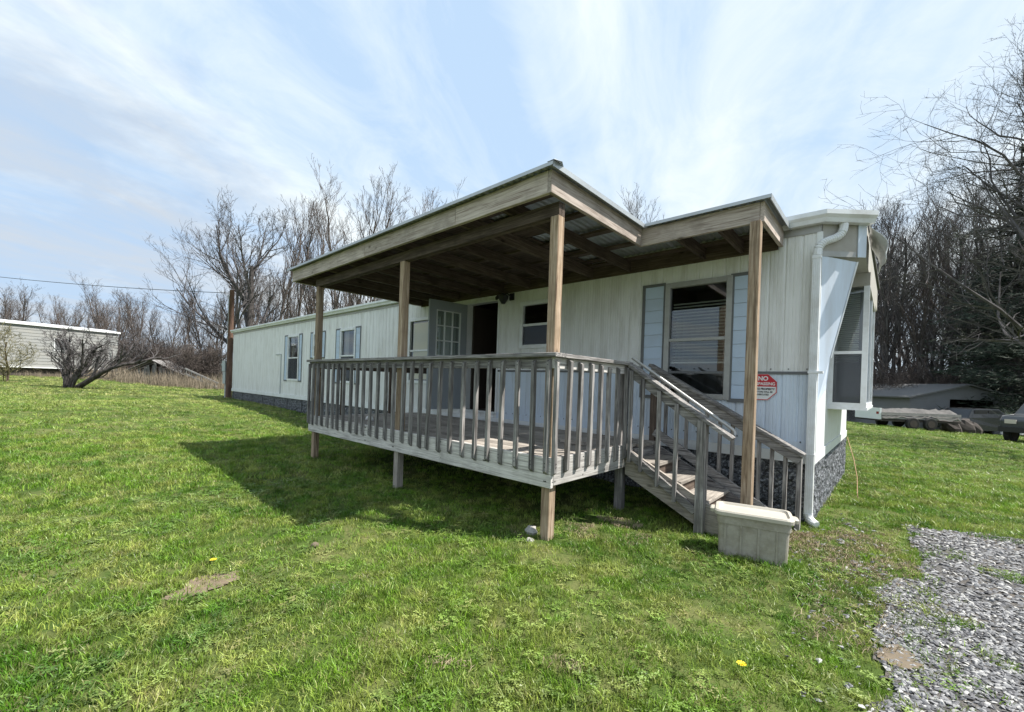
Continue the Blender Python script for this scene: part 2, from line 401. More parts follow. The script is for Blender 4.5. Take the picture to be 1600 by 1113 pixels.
while k*PW < HX1-.05: edges.append(k*PW); k += 1
edges.append(HX1)
for a, b in zip(edges, edges[1:]):
    lowz = ZS if a > DOOR[1]-.4 else ZB
    zr_ = [(lowz, ZT)]
    for o_ in opens:
        if o_[0] <= a and b <= o_[1]: zr_ = [q for q in ((lowz, o_[2]), (o_[3], ZT)) if q[1]-q[0] > .02]
    for q in zr_: H(ribbed(a, b, q[0], q[1]), 'siding_panel', 'cream_siding')
    if a > DOOR[1]-.4: H(ribbed(max(a, DOOR[1]+.02), b, ZB+.11, ZS-.03), 'lower_siding_panel', 'white_siding')
H(MB().box((DOOR[1]+.03, WY-.012, ZS-.03), (HX1+.002, WY+.02, ZS)), 'seam_strip', 'dark_trim')
H(MB().box((DOOR[1]+.03, WY-.006, ZB), (HX1+.002, WY+.02, ZB+.11)), 'base_trim', 'white_siding')
H(MB().box((HX0, WY-.02, ZB-.115), (HX1+.01, WY+.012, ZB-.002)), 'base_trim', 'white_trim')
sc = MB()
for i in range(60):
    xs = -3.0+i*.0762*1.0*2
    if xs < 1.5: sc.box((xs-.006, WY-.012, ZB+.10), (xs+.006, WY-.004, ZB+.112))
for i in range(28):
    xs = -3.0+i*.165; sc.box((xs-.005, WY-.012, ZS+.022), (xs+.005, WY-.002, ZS+.032))
o = H(sc, 'screws', 'black_metal'); o['kind'] = 'stuff'
# skirting panels with pressed rock relief
def skirt_mesh(w_, h_, seed):
    nx, nz = 40, 22; vs = []; fs = []
    for j in range(nz+1):
        for i in range(nx+1):
            x_ = w_*i/nx; z_ = h_*j/nz
            q = Vector((x_*8+seed, z_*11, seed)); q2 = q+noise.noise_vector(q*1.2)*.7
            d = noise.voronoi(q2)[0]; e = min(1, (d[1]-d[0])*3)
            y_ = -.022*e-.008*noise.noise(q*3)
            if i in (0, nx) or j in (0, nz): y_ = 0
            vs.append((x_, y_, z_)); 
    for j in range(nz):
        for i in range(nx): a = j*(nx+1)+i; fs.append((a, a+1, a+nx+2, a+nx+1))
    return MB().add(vs, fs).mesh('skirting_panel', 'rock_skirting')
sk = [skirt_mesh(1.2, .82, s_*7.3) for s_ in range(3)]
n = 0; x = HX1
while x > HX0+.1:
    wd = min(1.2, x-HX0)
    link('skirting_panel', sk[n % 3], home, (x-wd-hl.x, .03, -.16 if x > -8 else -.02 if x > -13 else .0), scale=(wd/1.2, 1, 1 if x > -8 else .8)); x -= 1.2; n += 1
x = HX1-1.2
while x > HX0+.3:
    H(MB().box((x-.012, WY-.004, -.1), (x+.012, WY+.022, ZB-.12)), 'skirting_joint', 'dark_trim'); x -= 1.2
for i in range(4): link('skirting_panel', sk[i % 3], home, (HX1-.01-hl.x, .0+i*1.05, -.16), (0,0,rad(90)), (.875,1,1))
# end wall, back, far end, roof, interior
H(MB().box((HX1-.03, WY+.02, ZB), (HX1, BY, ZT)), 'end_wall', 'white_trim')
H(MB().box((HX1-.02, WY+.0, ZB-.11), (HX1+.012, BY+.01, ZB-.002)), 'end_base_trim', 'white_trim')
H(MB().box((HX0, BY-.03, ZB), (HX1, BY, ZT)), 'back_wall', 'cream_siding')
H(MB().box((HX0, WY+.02, ZB), (HX0+.03, BY-.03, ZT)), 'far_end_wall', 'cream_siding')
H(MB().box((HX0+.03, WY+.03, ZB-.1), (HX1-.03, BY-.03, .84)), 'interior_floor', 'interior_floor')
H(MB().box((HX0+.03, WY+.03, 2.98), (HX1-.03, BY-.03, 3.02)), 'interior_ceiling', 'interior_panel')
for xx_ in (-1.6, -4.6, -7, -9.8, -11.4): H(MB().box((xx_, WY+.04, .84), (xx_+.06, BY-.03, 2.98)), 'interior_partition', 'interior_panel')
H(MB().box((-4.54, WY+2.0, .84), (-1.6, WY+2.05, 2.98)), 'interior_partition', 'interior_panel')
inl = MB()
inl.add([(HX0, WY+.028, ZB), (HX1, WY+.028, ZB), (HX1, WY+.028, ZT), (HX0, WY+.028, ZT)], [])
ry = (WY+BY)/2
H(MB().prism([(HX0-.05, WY-.02, ZT+.05), (HX0-.05, ry, ZT+.42), (HX0-.05, BY+.02, ZT+.05), (HX0-.05, BY+.02, ZT+.0), (HX0-.05, WY-.02, ZT+.0)][::-1], (HX1-HX0+.05, 0, 0)), 'roof', 'roofing')
# gutter: open profile swept along the eave, then round the angled corner
def gutter_prof(o_, n_):               # o_: corner point on wall line (top), n_: outward
    o_ = Vector(o_); n_ = Vector(n_)
    pts = [(.0, .09), (.0, -.02), (.06, -.02), (.075, .02), (.10, .045), (.10, .085), (.108, .085), (.108, .04), (.082, .012), (.068, -.028), (-.004, -.028), (-.004, .09)]
    return [o_+n_*a+Vector((0,0,b)) for a, b in pts]
def sweep(sections):
    mb = MB(); n_ = len(sections[0]); vs = [p for s_ in sections for p in s_]; fs = []
    for i in range(len(sections)-1):
        for k in range(n_): fs.append((i*n_+k, (i+1)*n_+k, (i+1)*n_+(k+1)%n_, i*n_+(k+1)%n_))
    fs += [tuple(range(n_)), tuple(range(len(vs)-1, len(vs)-1-n_, -1))]
    return mb.add(vs, fs)
gz = 3.155
C1 = Vector((1.55, WY, gz)); C2 = Vector((1.90, 2.82, gz))
d45 = (C2-C1).normalized(); n45 = Vector((d45.y, -d45.x, 0)); nm = (Vector((0,-1,0))+n45).normalized()/math.cos(rad(21))
H(sweep([gutter_prof((HX0-.05, WY-.012, gz), (0,-1,0)), gutter_prof((-6, WY-.012, gz-.012), (0,-1,0)), gutter_prof(C1+Vector((0,-.012,0)), nm), gutter_prof(C2+n45*.012, n45)]), 'gutter', 'white_metal')
H(MB().box((HX0-.05, WY-.010, ZT-.09), (HX1, WY-.002, ZT+.05)), 'eave_trim', 'old_aluminium')
# overhanging end hood with grey underside
zh = 2.80
hood = [(1.545, 2.506), (1.885, 2.815), (1.90, BY), (1.545, BY)]
H(MB().prism([(a, b, zh+.02) for a, b in hood], (0,0,.36)), 'end_hood', 'soffit_grey')
H(MB().prism([(a, b, 3.2) for a, b in [(1.53, 2.5), (1.905, 2.80), (1.93, BY+.02), (1.53, BY+.02)]], (0,0,.03)), 'hood_roof', 'roofing')
stp = MB(); stp.beam(Vector((1.55, 2.497, zh+.02)), Vector((1.81, 2.735, zh+.02)), .012, .055); H(stp, 'hood_trim', 'old_aluminium')
stp = MB(); stp.beam(Vector((1.855, 2.775, 3.14)), Vector((1.855, 2.775, zh-.005)), .085, .012, up=n45); H(stp, 'hood_corner_strip', 'white_siding')
# creased loose sheet on the outer side of the hood
cs_ = MB(); vs = []
for j in range(7):
    t = j/6; zt = 3.12-.36*t
    bul = .02+.16*math.sin(min(1, t*1.25)*math.pi*.62)**1.4
    for i in range(5): vs.append((1.885+bul*(1-.12*i)+.008*math.sin(i*2.3+j), 2.80+i*.17, zt-.01*math.sin(i*1.7)))
cs_.add(vs, [(j*5+i, j*5+i+1, (j+1)*5+i+1, (j+1)*5+i) for j in range(6) for i in range(4)]); o = H(cs_, 'creased_fascia_sheet', 'white_metal', smooth=False)
so_ = o.modifiers.new('s', 'SOLIDIFY'); so_.thickness = .004
# triangular flap of sheet hanging below the hood on the same angle
fl = [Vector((1.552, 2.495, zh-.0)), Vector(at(1339, 410, 4.395)), Vector(at(1297, 560, 4.44)), Vector(at(1291, 607, 4.46)), Vector((1.552, 2.50, 1.25))]
H(MB().prism(fl, (n45.x*-.006, n45.y*-.006, 0)), 'angled_corner_sheet', 'white_siding')
ed = MB(); ed.beam(fl[1], fl[2], .012, .03, up=n45); H(ed, 'sheet_edge', 'white_metal')
# corner trim strip
H(MB().box((HX1-.035, WY-.014, ZB-.10), (HX1+.014, WY+.05, ZT-.09)), 'corner_trim', 'white_trim')
# bay window on the end wall
bx0, bx1, by0, by1, bz0, bz1 = HX1, 1.905, 3.60, 5.7, 1.215, zh+.02
H(MB().box((bx0, by0, bz0-.035), (bx1+.01, by1, bz0)), 'bay_base', 'white_metal'); H(MB().box((bx0, by0, bz1-.16), (bx1, by1, bz1-.002)), 'bay_head', 'soffit_grey')
bw = MB(); t_ = .045
for a, b in ((bx0+.0, bx0+t_), (bx1-.055, bx1)): bw.box((a, by0, bz0), (b, by0+.05, bz1-.16))
bw.box((bx0+t_, by0+.006, bz0), (bx1-.055, by0+.05, bz0+.05)); bw.box((bx0+t_, by0+.006, bz0+.64), (bx1-.055, by0+.045, bz0+.675))
bw.box((bx1-.05, by0+.05, bz0), (bx1-.001, by1, bz0+.05)); bw.box((bx1-.05, by1-.05, bz0+.05), (bx1-.001, by1, bz1-.16)); bw.box((bx1-.05, (by0+by1)/2-.03, bz0+.05), (bx1-.002, (by0+by1)/2+.03, bz1-.16))
bwo = H(bw, 'bay_window', 'white_metal')
MB().add([(bx0+t_-hl.x, by0+.025-WY, bz0+.05), (bx1-.055-hl.x, by0+.025-WY, bz0+.05), (bx1-.055-hl.x, by0+.025-WY, bz1-.16), (bx0+t_-hl.x, by0+.025-WY, bz1-.16)], [(0,1,2,3)]).build('pane', 'window_glass', bwo)
MB().add([(bx1-.02-hl.x, by0+.05-WY, bz0+.05), (bx1-.02-hl.x, by1-.05-WY, bz0+.05), (bx1-.02-hl.x, by1-.05-WY, bz1-.16), (bx1-.02-hl.x, by0+.05-WY, bz1-.16)], [(0,1,2,3)]).build('pane', 'window_glass', bwo)
MB().add([(bx0+t_-hl.x, by0+.018-WY, bz0+.05), (bx1-.055-hl.x, by0+.018-WY, bz0+.05), (bx1-.055-hl.x, by0+.018-WY, bz0+.64), (bx0+t_-hl.x, by0+.018-WY, bz0+.64)], [(0,1,2,3)]).build('insect_screen', 'insect_screen', bwo)
z = bz1-.2; k = 0
slat = MB().box((0, -.012, 0), (bx1-bx0-.14, .012, .003)).mesh('blind_slat', 'blind')
while z > bz0+.52:
    link('blind_slat', slat, bwo, (bx0+.05-hl.x, by0+.075-WY, z), (rad(-25), rad(random.uniform(-.6, .6)+(4*math.sin(k) if z < bz0+.72 else 0)), 0)); z -= .024; k += 1
H(MB().box((bx0+.0, by0+.3, bz0), (bx1-.055, by0+.32, bz1-.17)), 'interior_curtain', 'curtain')
# downspout: S elbow with crimped ribs, straight run, kick-out foot
ds = MB(); P0 = Vector((1.715, 2.60, gz-.03)); Pm = Vector((1.515, 2.455, 2.80))
pts = []; rs = []
P1, P2 = P0+Vector((0,0,-.24)), Pm+Vector((0,0,.24))
for i in range(73):
    t = i/72; pts.append(P0*(1-t)**3+P1*3*t*(1-t)**2+P2*3*t*t*(1-t)+Pm*t**3); rs.append(.040-(.008 if i % 4 == 0 and 8 < i < 68 else 0))
ds.tube(pts, rs, 10); H(ds, 'downspout_elbow', 'white_metal')
dp = MB()
dp.box((1.478, WY-.082, .10), (1.55, WY-.022, 2.80)); dp.box((1.474, WY-.086, 2.76), (1.554, WY-.018, 2.785)); dp.box((1.470, WY-.088, ZS-.02), (1.60, WY-.014, ZS+.005)); dp.box((1.474, WY-.086, .72), (1.554, WY-.018, .735))
for xr in (1.495, 1.512, 1.53): dp.box((xr-.002, WY-.086, .10), (xr+.002, WY-.080, 2.76))
H(dp, 'downspout', 'white_metal', bevel=.006)
ft = MB(); pts = []; rs = []
for i in range(15):
    t = i/14*rad(70); pts.append((1.514+(1-math.cos(t))*.09+.05*max(0, i/14-.6), WY-.052-(1-math.cos(t))*.10, .12-math.sin(t)*.10)); rs.append(.040+(.004 if i % 2 else 0))
ft.tube(pts, rs, 10); H(ft, 'downspout_foot', 'white_metal')
# windows
fl_m = {}
def slats(parent, x0, x1, zt, zb, step, mat='blind'):
    me = MB().box((0, -.012, 0), (x1-x0, .012, .002)).mesh('blind_slat', mat); z = zt
    while z > zb:
        link('blind_slat', me, parent, (x0-hl.x, .07, z), (rad(-30), rad(random.uniform(-.3, .3)), 0)); z -= step
def window(w_):
    x0, x1, z0, z1 = w_['x0'], w_['x1'], w_['z0'], w_['z1']; t = .035
    f = MB()
    f.box((x0-.03, WY-.025, z0-.03), (x0+t, WY+.04, z1+.03)); f.box((x1-t, WY-.025, z0-.03), (x1+.03, WY+.04, z1+.03))
    f.box((x0+t, WY-.024, z1-t), (x1-t, WY+.04, z1+.03)); f.box((x0+t, WY-.024, z0-.03), (x1-t, WY+.04, z0+t))
    zm = (z0+z1)/2; f.box((x0+t, WY-.012, zm-.02), (x1-t, WY+.03, zm+.02))
    fo = H(f, 'window', 'old_aluminium' if w_['kind'] == 'big' else 'white_metal', bevel=.003)
    def pane(a, b, c, d, y, nm_, mt):
        MB().add([(a-hl.x, y, c), (b-hl.x, y, c), (b-hl.x, y, d), (a-hl.x, y, d)], [(0,1,2,3)]).build(nm_, mt, fo)
    pane(x0+t, x1-t, zm+.02, z1-t, .02, 'pane', 'window_glass'); pane(x0+t, x1-t, z0+t, zm-.02, .008, 'pane', 'window_glass')
    if w_['kind'] not in ('cream', 'big'): pane(x0+t, x1-t, z0+t, zm-.02, -.004, 'insect_screen', 'insect_screen')
    if w_['kind'] == 'big':
        slats(fo, x0+.05, x1-.05, 2.45, 1.70, .040)
        MB().box((x0+.045-hl.x, .055, 1.69), (x1-.045-hl.x, .08, 1.71)).build('blind_bottom_rail', 'blind', fo)
    if w_['kind'] == 'cream':
        MB().box((x0+.10-hl.x, .026, z0+.06), (x1-.04-hl.x, .030, z1-.07)).build('roller_blind', 'cream_blind', fo)
    if w_['kind'] in ('curt', 'small'):
        c_ = MB(); n_ = 24; vs = []
        for i in range(n_+1):
            xx_ = x0+.04+(x1-x0-.08)*i/n_; yy_ = .09+.018*math.sin(i*1.9)
            vs += [(xx_-hl.x, yy_, z0+.03), (xx_-hl.x, yy_, z1-.04)]
        c_.add(vs, [(2*i, 2*i+2, 2*i+3, 2*i+1) for i in range(n_) if not (9 <= i <= 13)]).build('curtain', 'curtain', fo, smooth=True)
    if w_['sh']:
        for a, b in ((w_['sh'][0], x0-.05), (x1+.05, w_['sh'][1])):
            big = w_['kind'] == 'big'
            s_ = MB(); ew = .04 if big else .022
            s_.box((a-ew, WY-.022, z0-.09+.04), (a, WY-.002, z1+.045)); s_.box((b, WY-.022, z0-.05), (b+ew*.4, WY-.002, z1+.045))
            s_.box((a, WY-.022, z1+.01), (b, WY-.002, z1+.045)); s_.box((a, WY-.022, z0-.05), (b, WY-.002, z0-.01))
            so2 = H(s_, 'shutter', 'dark_trim' )
            n_ = 9; hh = (z1-z0+.02)/n_
            me = MB().box((0, -.014, .0025), (b-a, -.004, hh-.0025)).mesh('shutter_board', 'shutter_blue')
            for i in range(n_): link('shutter_board', me, so2, (a-hl.x, 0, z0-.01+i*hh))
for w_ in wins: window(w_)
# doorway and open nine-light door
dx0, dx1, dz0, dz1 = DOOR
fr = MB(); fr.box((dx0-.035, WY-.02, dz0-.03), (dx0, WY+.12, dz1+.035)).box((dx1, WY-.02, dz0-.03), (dx1+.035, WY+.12, dz1+.035)).box((dx0, WY-.02, dz1), (dx1, WY+.12, dz1+.035)).box((dx0, WY-.03, dz0-.035), (dx1, WY+.12, dz0))
H(fr, 'door_frame', 'white_trim')
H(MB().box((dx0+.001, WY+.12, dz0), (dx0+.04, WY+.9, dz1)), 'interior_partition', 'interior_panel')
dm = bpy.data.objects.new('door', None)
D = MB(); dw, dh = .80, 1.98; gx0, gx1, gz0, gz1 = .15, .65, .98, 1.80
D.box((0, -.022, 0), (gx0, .022, dh)).box((gx1, -.022, 0), (dw, .022, dh)).box((gx0, -.022, gz1), (gx1, .022, dh)).box((gx0, -.022, 0), (gx1, .022, gz0))
do = D.build('door', 'door_paint', home, loc=(dx0-.01-hl.x, -.03, dz0+.005)); do.rotation_euler = (0, 0, rad(-98))
mu = MB()
for i in range(4): xx_ = gx0+(gx1-gx0)*i/3; mu.box((xx_-.009, -.028, gz0-.01), (xx_+.009, .028, gz1+.01))
for j in range(4): zz_ = gz0+(gz1-gz0)*j/3; mu.box((gx0, -.0265, zz_-.008), (gx1, .0265, zz_+.008))
mu.build('glazing_bars', 'white_trim', do)
pm = MB().add([(0,0,0), ((gx1-gx0)/3-.018,0,0), ((gx1-gx0)/3-.018,0,(gz1-gz0)/3-.018), (0,0,(gz1-gz0)/3-.018)], [(0,1,2,3)]).mesh('pane', 'door_glass')
for i in range(3):
    for j in range(3): link('pane', pm, do, (gx0+(gx1-gx0)*i/3+.009, 0, gz0+(gz1-gz0)*j/3+.009))
kb = MB(); kb.tube([(.74, -.022, .93), (.74, -.06, .93), (.74, -.065, .93), (.74, -.09, .93)], [.012, .012, .028, .024], 10).tube([(.74, .022, .93), (.74, .06, .93), (.74, .065, .93), (.74, .09, .93)], [.012, .012, .028, .024], 10); kb.build('handle', 'black_metal', do, smooth=True)
# black lantern beside the doorway, under the porch ceiling
la = MB(); lx, lz = -2.80, 2.86
la.box((lx-.05, WY-.02, lz-.06), (lx+.05, WY, lz+.06))
la.tube([(lx, WY-.02, lz), (lx-.04, WY-.10, lz+.05), (lx-.06, WY-.16, lz+.0)], .012, 6)
la.tube([(lx-.06, WY-.16, lz+.04), (lx-.06, WY-.16, lz), (lx-.06, WY-.16, lz-.07), (lx-.06, WY-.16, lz-.14)], [.03, .09, .075, .03], 8)
la.tube([(lx-.2, WY-.12, lz+.03), (lx-.24, WY-.14, lz-.02), (lx-.25, WY-.15, lz-.05)], [.03, .035, .01], 7)
H(la, 'porch_light', 'black_metal', smooth=False)
# L-shaped conduit on the far wall
cb = MB(); cb.box((-13.47, WY-.025, ZB), (-13.44, WY-.002, 2.09)); cb.box((-13.95, WY-.025, 2.07), (-13.47, WY-.002, 2.10)); H(cb, 'conduit', 'meter_grey')

# no trespassing sign
sg = thing('warning_sign', 'red and white octagonal no trespassing sign screwed to the siding beside the porch post', 'sign', (1.045, WY-.012, 1.415))
R8 = .158; oc = [(R8*math.cos(rad(22.5+45*i))*1.0, 0, R8*math.sin(rad(22.5+45*i))*1.0) for i in range(8)]
MB().prism([(a, .002, c) for a, b, c in oc], (0, -.004, 0)).build('sign_plate', 'sign_white', sg)
ring = MB(); n_ = 8
for i in range(8):
    a, b = Vector(oc[i]), Vector(oc[(i+1) % 8]); ring.prism([a*.985+Vector((0,-.0021,0)), b*.985+Vector((0,-.0021,0)), b*.93+Vector((0,-.0021,0)), a*.93+Vector((0,-.0021,0))], (0, -.0012, 0))
ring.build('sign_border', 'sign_red', sg)
rp = [(-.137, .006), (.137, .006), (.137, .055), (.058, .137), (-.058, .137), (-.137, .055)]
MB().prism([(a, -.0021, c) for a, c in rp], (0, -.0012, 0)).build('sign_red_field', 'sign_red', sg)
def text(s_, x_, z_, size, mat, sx_=1., bold=.0008):
    cu = bpy.data.curves.new('t', 'FONT'); cu.body = s_; cu.size = size; cu.align_x = 'CENTER'; cu.align_y = 'CENTER'; cu.offset = bold; cu.extrude = .0006
    t = bpy.data.objects.new('t', cu); C.objects.link(t); bpy.context.view_layer.update()
    me = bpy.data.meshes.new_from_object(t.evaluated_get(bpy.context.evaluated_depsgraph_get())); bpy.data.objects.remove(t)
    me.materials.clear(); me.materials.append(MATS[mat])
    return link('lettering', me, sg, (x_, -.0042, z_), (rad(90), 0, 0), (sx_, 1, 1))
text('NO', .01, .094, .066, 'sign_white', .95, .0022); text('TRESPASSING', 0, .036, .046, 'sign_white', .93, .0012)
text('PRIVATE PROPERTY', 0, -.022, .031, 'sign_black', .92, .0010); text('VIOLATORS WILL BE', 0, -.054, .024, 'sign_black', .95, .0006); text('PROSECUTED', 0, -.084, .024, 'sign_black', .95, .0006)

# ------------------------------------------------------------------ deck
DX, DY = -4.94, 2.12
RZ0, RZ1, FZ, RT = .495, .735, .715, 1.625
deck = thing('wooden_deck', 'weathered grey wooden porch deck with baluster railing in front of the mobile home', 'deck', (0, 0, 0))
def Dk(mb, name, mat, par=None, **k): return mb.build(name, mat, par or deck, **k)
Dk(MB().box((DX, 0, RZ0-.02), (0, .038, RZ1)), 'rim_board', 'rim_wood_x', bevel=.004)
Dk(MB().box((-.038, .041, RZ0), (0, 1.52, RZ1)), 'rim_board', 'rim_wood_y', bevel=.004)
Dk(MB().box((DX, .041, RZ0-.02), (DX+.038, DY, RZ1-.02)), 'rim_board', 'rim_wood_y', bevel=.004)
Dk(MB().box((DX+.04, DY-.038, RZ0), (0, DY, FZ-.032)), 'rim_board', 'grey_wood_x', bevel=.004)
nb = 14; bwid = (DY-.045)/nb
bds = [MB().box((0, .004, 0), (L_, bwid-.006, .032)) for L_ in (2.44, 2.40, .05)]
for i in range(nb):
    for a, L_ in ((DX+.042, 2.44 if i % 2 else 1.83), (None, 0)):
        if a is not None: xa, xb = a, a+L_
        else: xa, xb = xb+.004, -.042 if i*bwid < 1.5 else .02
        me = MB().box((0, .004, 0), (xb-xa, bwid-.005, .032)).mesh('floor_board', 'floor_wood_x')
        link('floor_board', me, deck, (xa, .043+i*bwid, FZ-.032+random.uniform(-.002, .002)), (rad(random.uniform(-.4, .4)), 0, 0))
for i in range(12):
    xx_ = DX+.05+i*.43; Dk(MB().box((xx_, .04, RZ0+.02), (xx_+.038, DY-.04, FZ-.036)), 'joist', 'grey_wood_y')
def dpost(x_, y_, z1, mat='brown_wood_z', par=deck, name='deck_post', s=.089):
    z0 = g1(x_, y_)-.08
    return MB().box((x_-s/2, y_-s/2, z0), (x_+s/2, y_+s/2, z1)).build(name, mat, par, bevel=.004)
dpost(-.085, .085, FZ-.03); dpost(-2.42, .085, FZ-.03, 'floor_wood_z'); dpost(DX+.085, .085, FZ-.03, 'brown_wood_z'); dpost(-.085, 1.40, RZ0+.1, 'grey_wood_z'); dpost(DX+.085, DY-.1, RZ0+.1, 'grey_wood_z'); dpost(-2.42, DY-.1, RZ0+.1, 'grey_wood_z')
# balusters: square sticks with mitred ends, nailed to the outside of rim and rail board
def balmesh(nm_, z0, z1, mat, axis):
    s_ = .036; mb = MB(); mt = .03
    vs = [(0, 0, z0), (s_, 0, z0), (s_, -s_, z0+mt), (0, -s_, z0+mt), (0, 0, z1), (s_, 0, z1), (s_, -s_, z1-mt*.7), (0, -s_, z1-mt*.7)]
    mb.add(vs, [(0,1,2,3)[::-1], (4,5,6,7)[::-1], (0,1,5,4), (1,2,6,5), (2,3,7,6), (3,0,4,7)]); return mb.mesh(nm_, mat)
bm_ = [balmesh('baluster', .585, 1.575+d_, 'grey_wood_z', 0) for d_ in (0, .008, -.006)]
fbx = [-4.90, -4.76, -4.60, -4.42, -4.22, -4.05, -3.89, -3.71, -3.5, -3.32, -3.15, -2.96, -2.79, -2.59, -2.42, -2.22, -2.04, -1.86, -1.70, -1.52, -1.32, -1.13, -.94, -.76, -.59, -.39, -.2, -.045]
for i, x_ in enumerate(fbx):
    tilt = random.uniform(-.5, .5)+(2.6 if abs(x_+1.70) < .01 else 0)
    o = link('baluster', bm_[i % 3], deck, (x_-.018+(-.05 if abs(x_+1.70) < .01 else 0), -.001, random.uniform(-.008, .008)), (0, rad(tilt), 0))
for i, y_ in enumerate([.02, .19, .37, .56, .74, .92, 1.09, 1.27]):
    link('baluster', bm_[i % 3], deck, (.001, y_-.018, random.uniform(-.008, .008)), (rad(random.uniform(-.6, .6)), 0, rad(90)))
# railing boards
Dk(MB().box((DX-.02, -.002, RT-.125), (-.04, .036, RT-.03)), 'rail_board', 'grey_wood_x', bevel=.003)
Dk(MB().box((-.036, -.002, RT-.125), (0, 1.36, RT-.03)), 'rail_board', 'rim_wood_y', bevel=.003)
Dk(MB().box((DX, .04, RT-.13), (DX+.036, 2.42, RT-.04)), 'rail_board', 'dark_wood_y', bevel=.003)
Dk(MB().box((DX-.03, -.05, RT-.030), (-2.40, .095, RT+.006)), 'rail_cap', 'grey_wood_x', bevel=.004)
Dk(MB().box((-2.396, -.05, RT-.030), (.045, .095, RT+.008)), 'rail_cap', 'grey_wood_x', bevel=.004)
Dk(MB().box((-.095, .099, RT-.030), (.045, 1.37, RT+.006)), 'rail_cap', 'grey_wood_y', bevel=.004)
Dk(MB().box((DX-.03, .099, RT-.04), (DX+.1, 2.42, RT-.004)), 'rail_cap', 'dark_wood_y', bevel=.004)
for y_ in (.52, 1.45, 2.36): Dk(MB().box((DX+.04, y_-.02, FZ), (DX+.085, y_+.02, RT-.05)), 'rail_post', 'dark_wood_z', bevel=.003)
Dk(MB().box((-.127, 1.30, FZ), (-.04, 1.38, RT-.035)), 'rail_post', 'grey_wood_z', bevel=.003)
nl = MB()
for x_ in fbx:
    for z_ in (.66, .69, 1.53, 1.56): nl.box((x_-.004, -.0395, z_-.004), (x_+.004, -.037, z_+.004))
for y_ in [.02, .19, .37, .56, .74, .92, 1.09, 1.27]:
    for z_ in (.66, .69, 1.53): nl.box((.037, y_-.004, z_-.004), (.0395, y_+.004, z_+.004))
for x_ in (-4.88, -4.0, -3.1, -2.42, -1.5, -.8, -.09, -.06):
    for z_ in (.53, .60, .70): nl.box((x_+random.uniform(-.03, .03)-.005, -.002, z_-.005), (x_+.012, .001, z_+.005))
for y_ in (.03, .06, .5, .9, 1.40, 1.47):
    for z_ in (.53, .60, .70): nl.box((-.001, y_-.005, z_-.005), (.002, y_+.006, z_+.005))
o = Dk(nl, 'nails', 'black_metal'); o['kind'] = 'stuff'
# floor bits
wp = MB().tube([(0,0,0), (.05,.0,.03), (.13,.01,.035), (.2,.0,.01)], [.01, .03, .035, .012], 8)
o = wp.build('plastic_scrap', 'white_plastic', loc=(-3.86, .42, FZ+.012), smooth=True); tag(o, 'small white plastic scrap lying on the deck boards behind the balusters', 'scrap')
MB().box((0,0,0), (.30,.09,.035)).build('wood_offcut', 'floor_wood_x', loc=(-.62, 1.0, FZ+.004)); tag(bpy.context.scene.collection.objects['wood_offcut'], 'short pale board offcut lying on the deck near the stair end of the railing', 'board')

# ------------------------------------------------------------------ porch roof
proof = thing('porch_roof', 'flat L-shaped wooden porch roof with sheet metal top on square timber posts', 'porch roof', (0, 0, 0))
FB, FT = 2.95, 3.140; X0 = -5.46
def Pr(mb, name, mat, **k): return mb.build(name, mat, proof, **k)
def pp(x_, y_, z0, z1=2.83): return MB().box((x_-.0445, y_-.0445, z0), (x_+.0445, y_+.0445, z1)).build('roof_post', 'brown_wood_z', proof, bevel=.004)
pp(-.085, .085, FZ); pp(-2.42, .085, FZ); pp(DX+.085, .085, FZ); pp(1.145, 1.53, g1(1.1, 1.5)-.08, 2.945)
YB = WY-.03
for a_, b_ in ((X0, -3.05), (-3.046, -1.22), (-1.216, -.04)): Pr(MB().box((a_, -.13, FB), (b_, -.092+random.uniform(-.002, .002), FT)), 'fascia_board', 'fascia_wood_x', bevel=.003)
Pr(MB().box((-.038, -.128, FB), (0, 1.555, FT)), 'fascia_board', 'fascia_wood_y', bevel=.003)
Pr(MB().box((-.036, 1.558, FB), (1.165, 1.596, FT)), 'fascia_board', 'fascia_wood_x', bevel=.003)
Pr(MB().box((1.167, 1.56, FB), (1.205, YB, FT)), 'fascia_board', 'fascia_wood_y', bevel=.003)
Pr(MB().box((X0, -.09, FB), (X0+.038, YB, FT)), 'fascia_board', 'fascia_wood_y', bevel=.003)
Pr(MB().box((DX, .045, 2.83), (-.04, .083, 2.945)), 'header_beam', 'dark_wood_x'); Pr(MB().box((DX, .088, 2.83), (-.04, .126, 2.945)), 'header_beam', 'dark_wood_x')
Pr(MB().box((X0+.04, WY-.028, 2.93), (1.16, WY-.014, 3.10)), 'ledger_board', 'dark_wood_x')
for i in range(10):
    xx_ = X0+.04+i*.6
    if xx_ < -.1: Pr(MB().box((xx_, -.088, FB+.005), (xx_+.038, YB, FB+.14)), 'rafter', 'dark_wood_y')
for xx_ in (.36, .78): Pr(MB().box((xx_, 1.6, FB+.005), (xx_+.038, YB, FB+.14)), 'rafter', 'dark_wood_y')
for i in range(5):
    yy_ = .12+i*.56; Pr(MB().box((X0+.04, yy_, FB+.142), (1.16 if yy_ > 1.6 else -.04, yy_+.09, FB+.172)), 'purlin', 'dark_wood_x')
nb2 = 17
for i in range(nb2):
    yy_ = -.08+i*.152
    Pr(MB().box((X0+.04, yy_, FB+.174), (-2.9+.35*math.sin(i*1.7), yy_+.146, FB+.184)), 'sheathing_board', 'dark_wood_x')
    Pr(MB().box((-2.896+.35*math.sin(i*1.7), yy_, FB+.174), (-1.15 if i % 3 else -.8, yy_+.146, FB+.184)), 'sheathing_board', 'dark_wood_x')
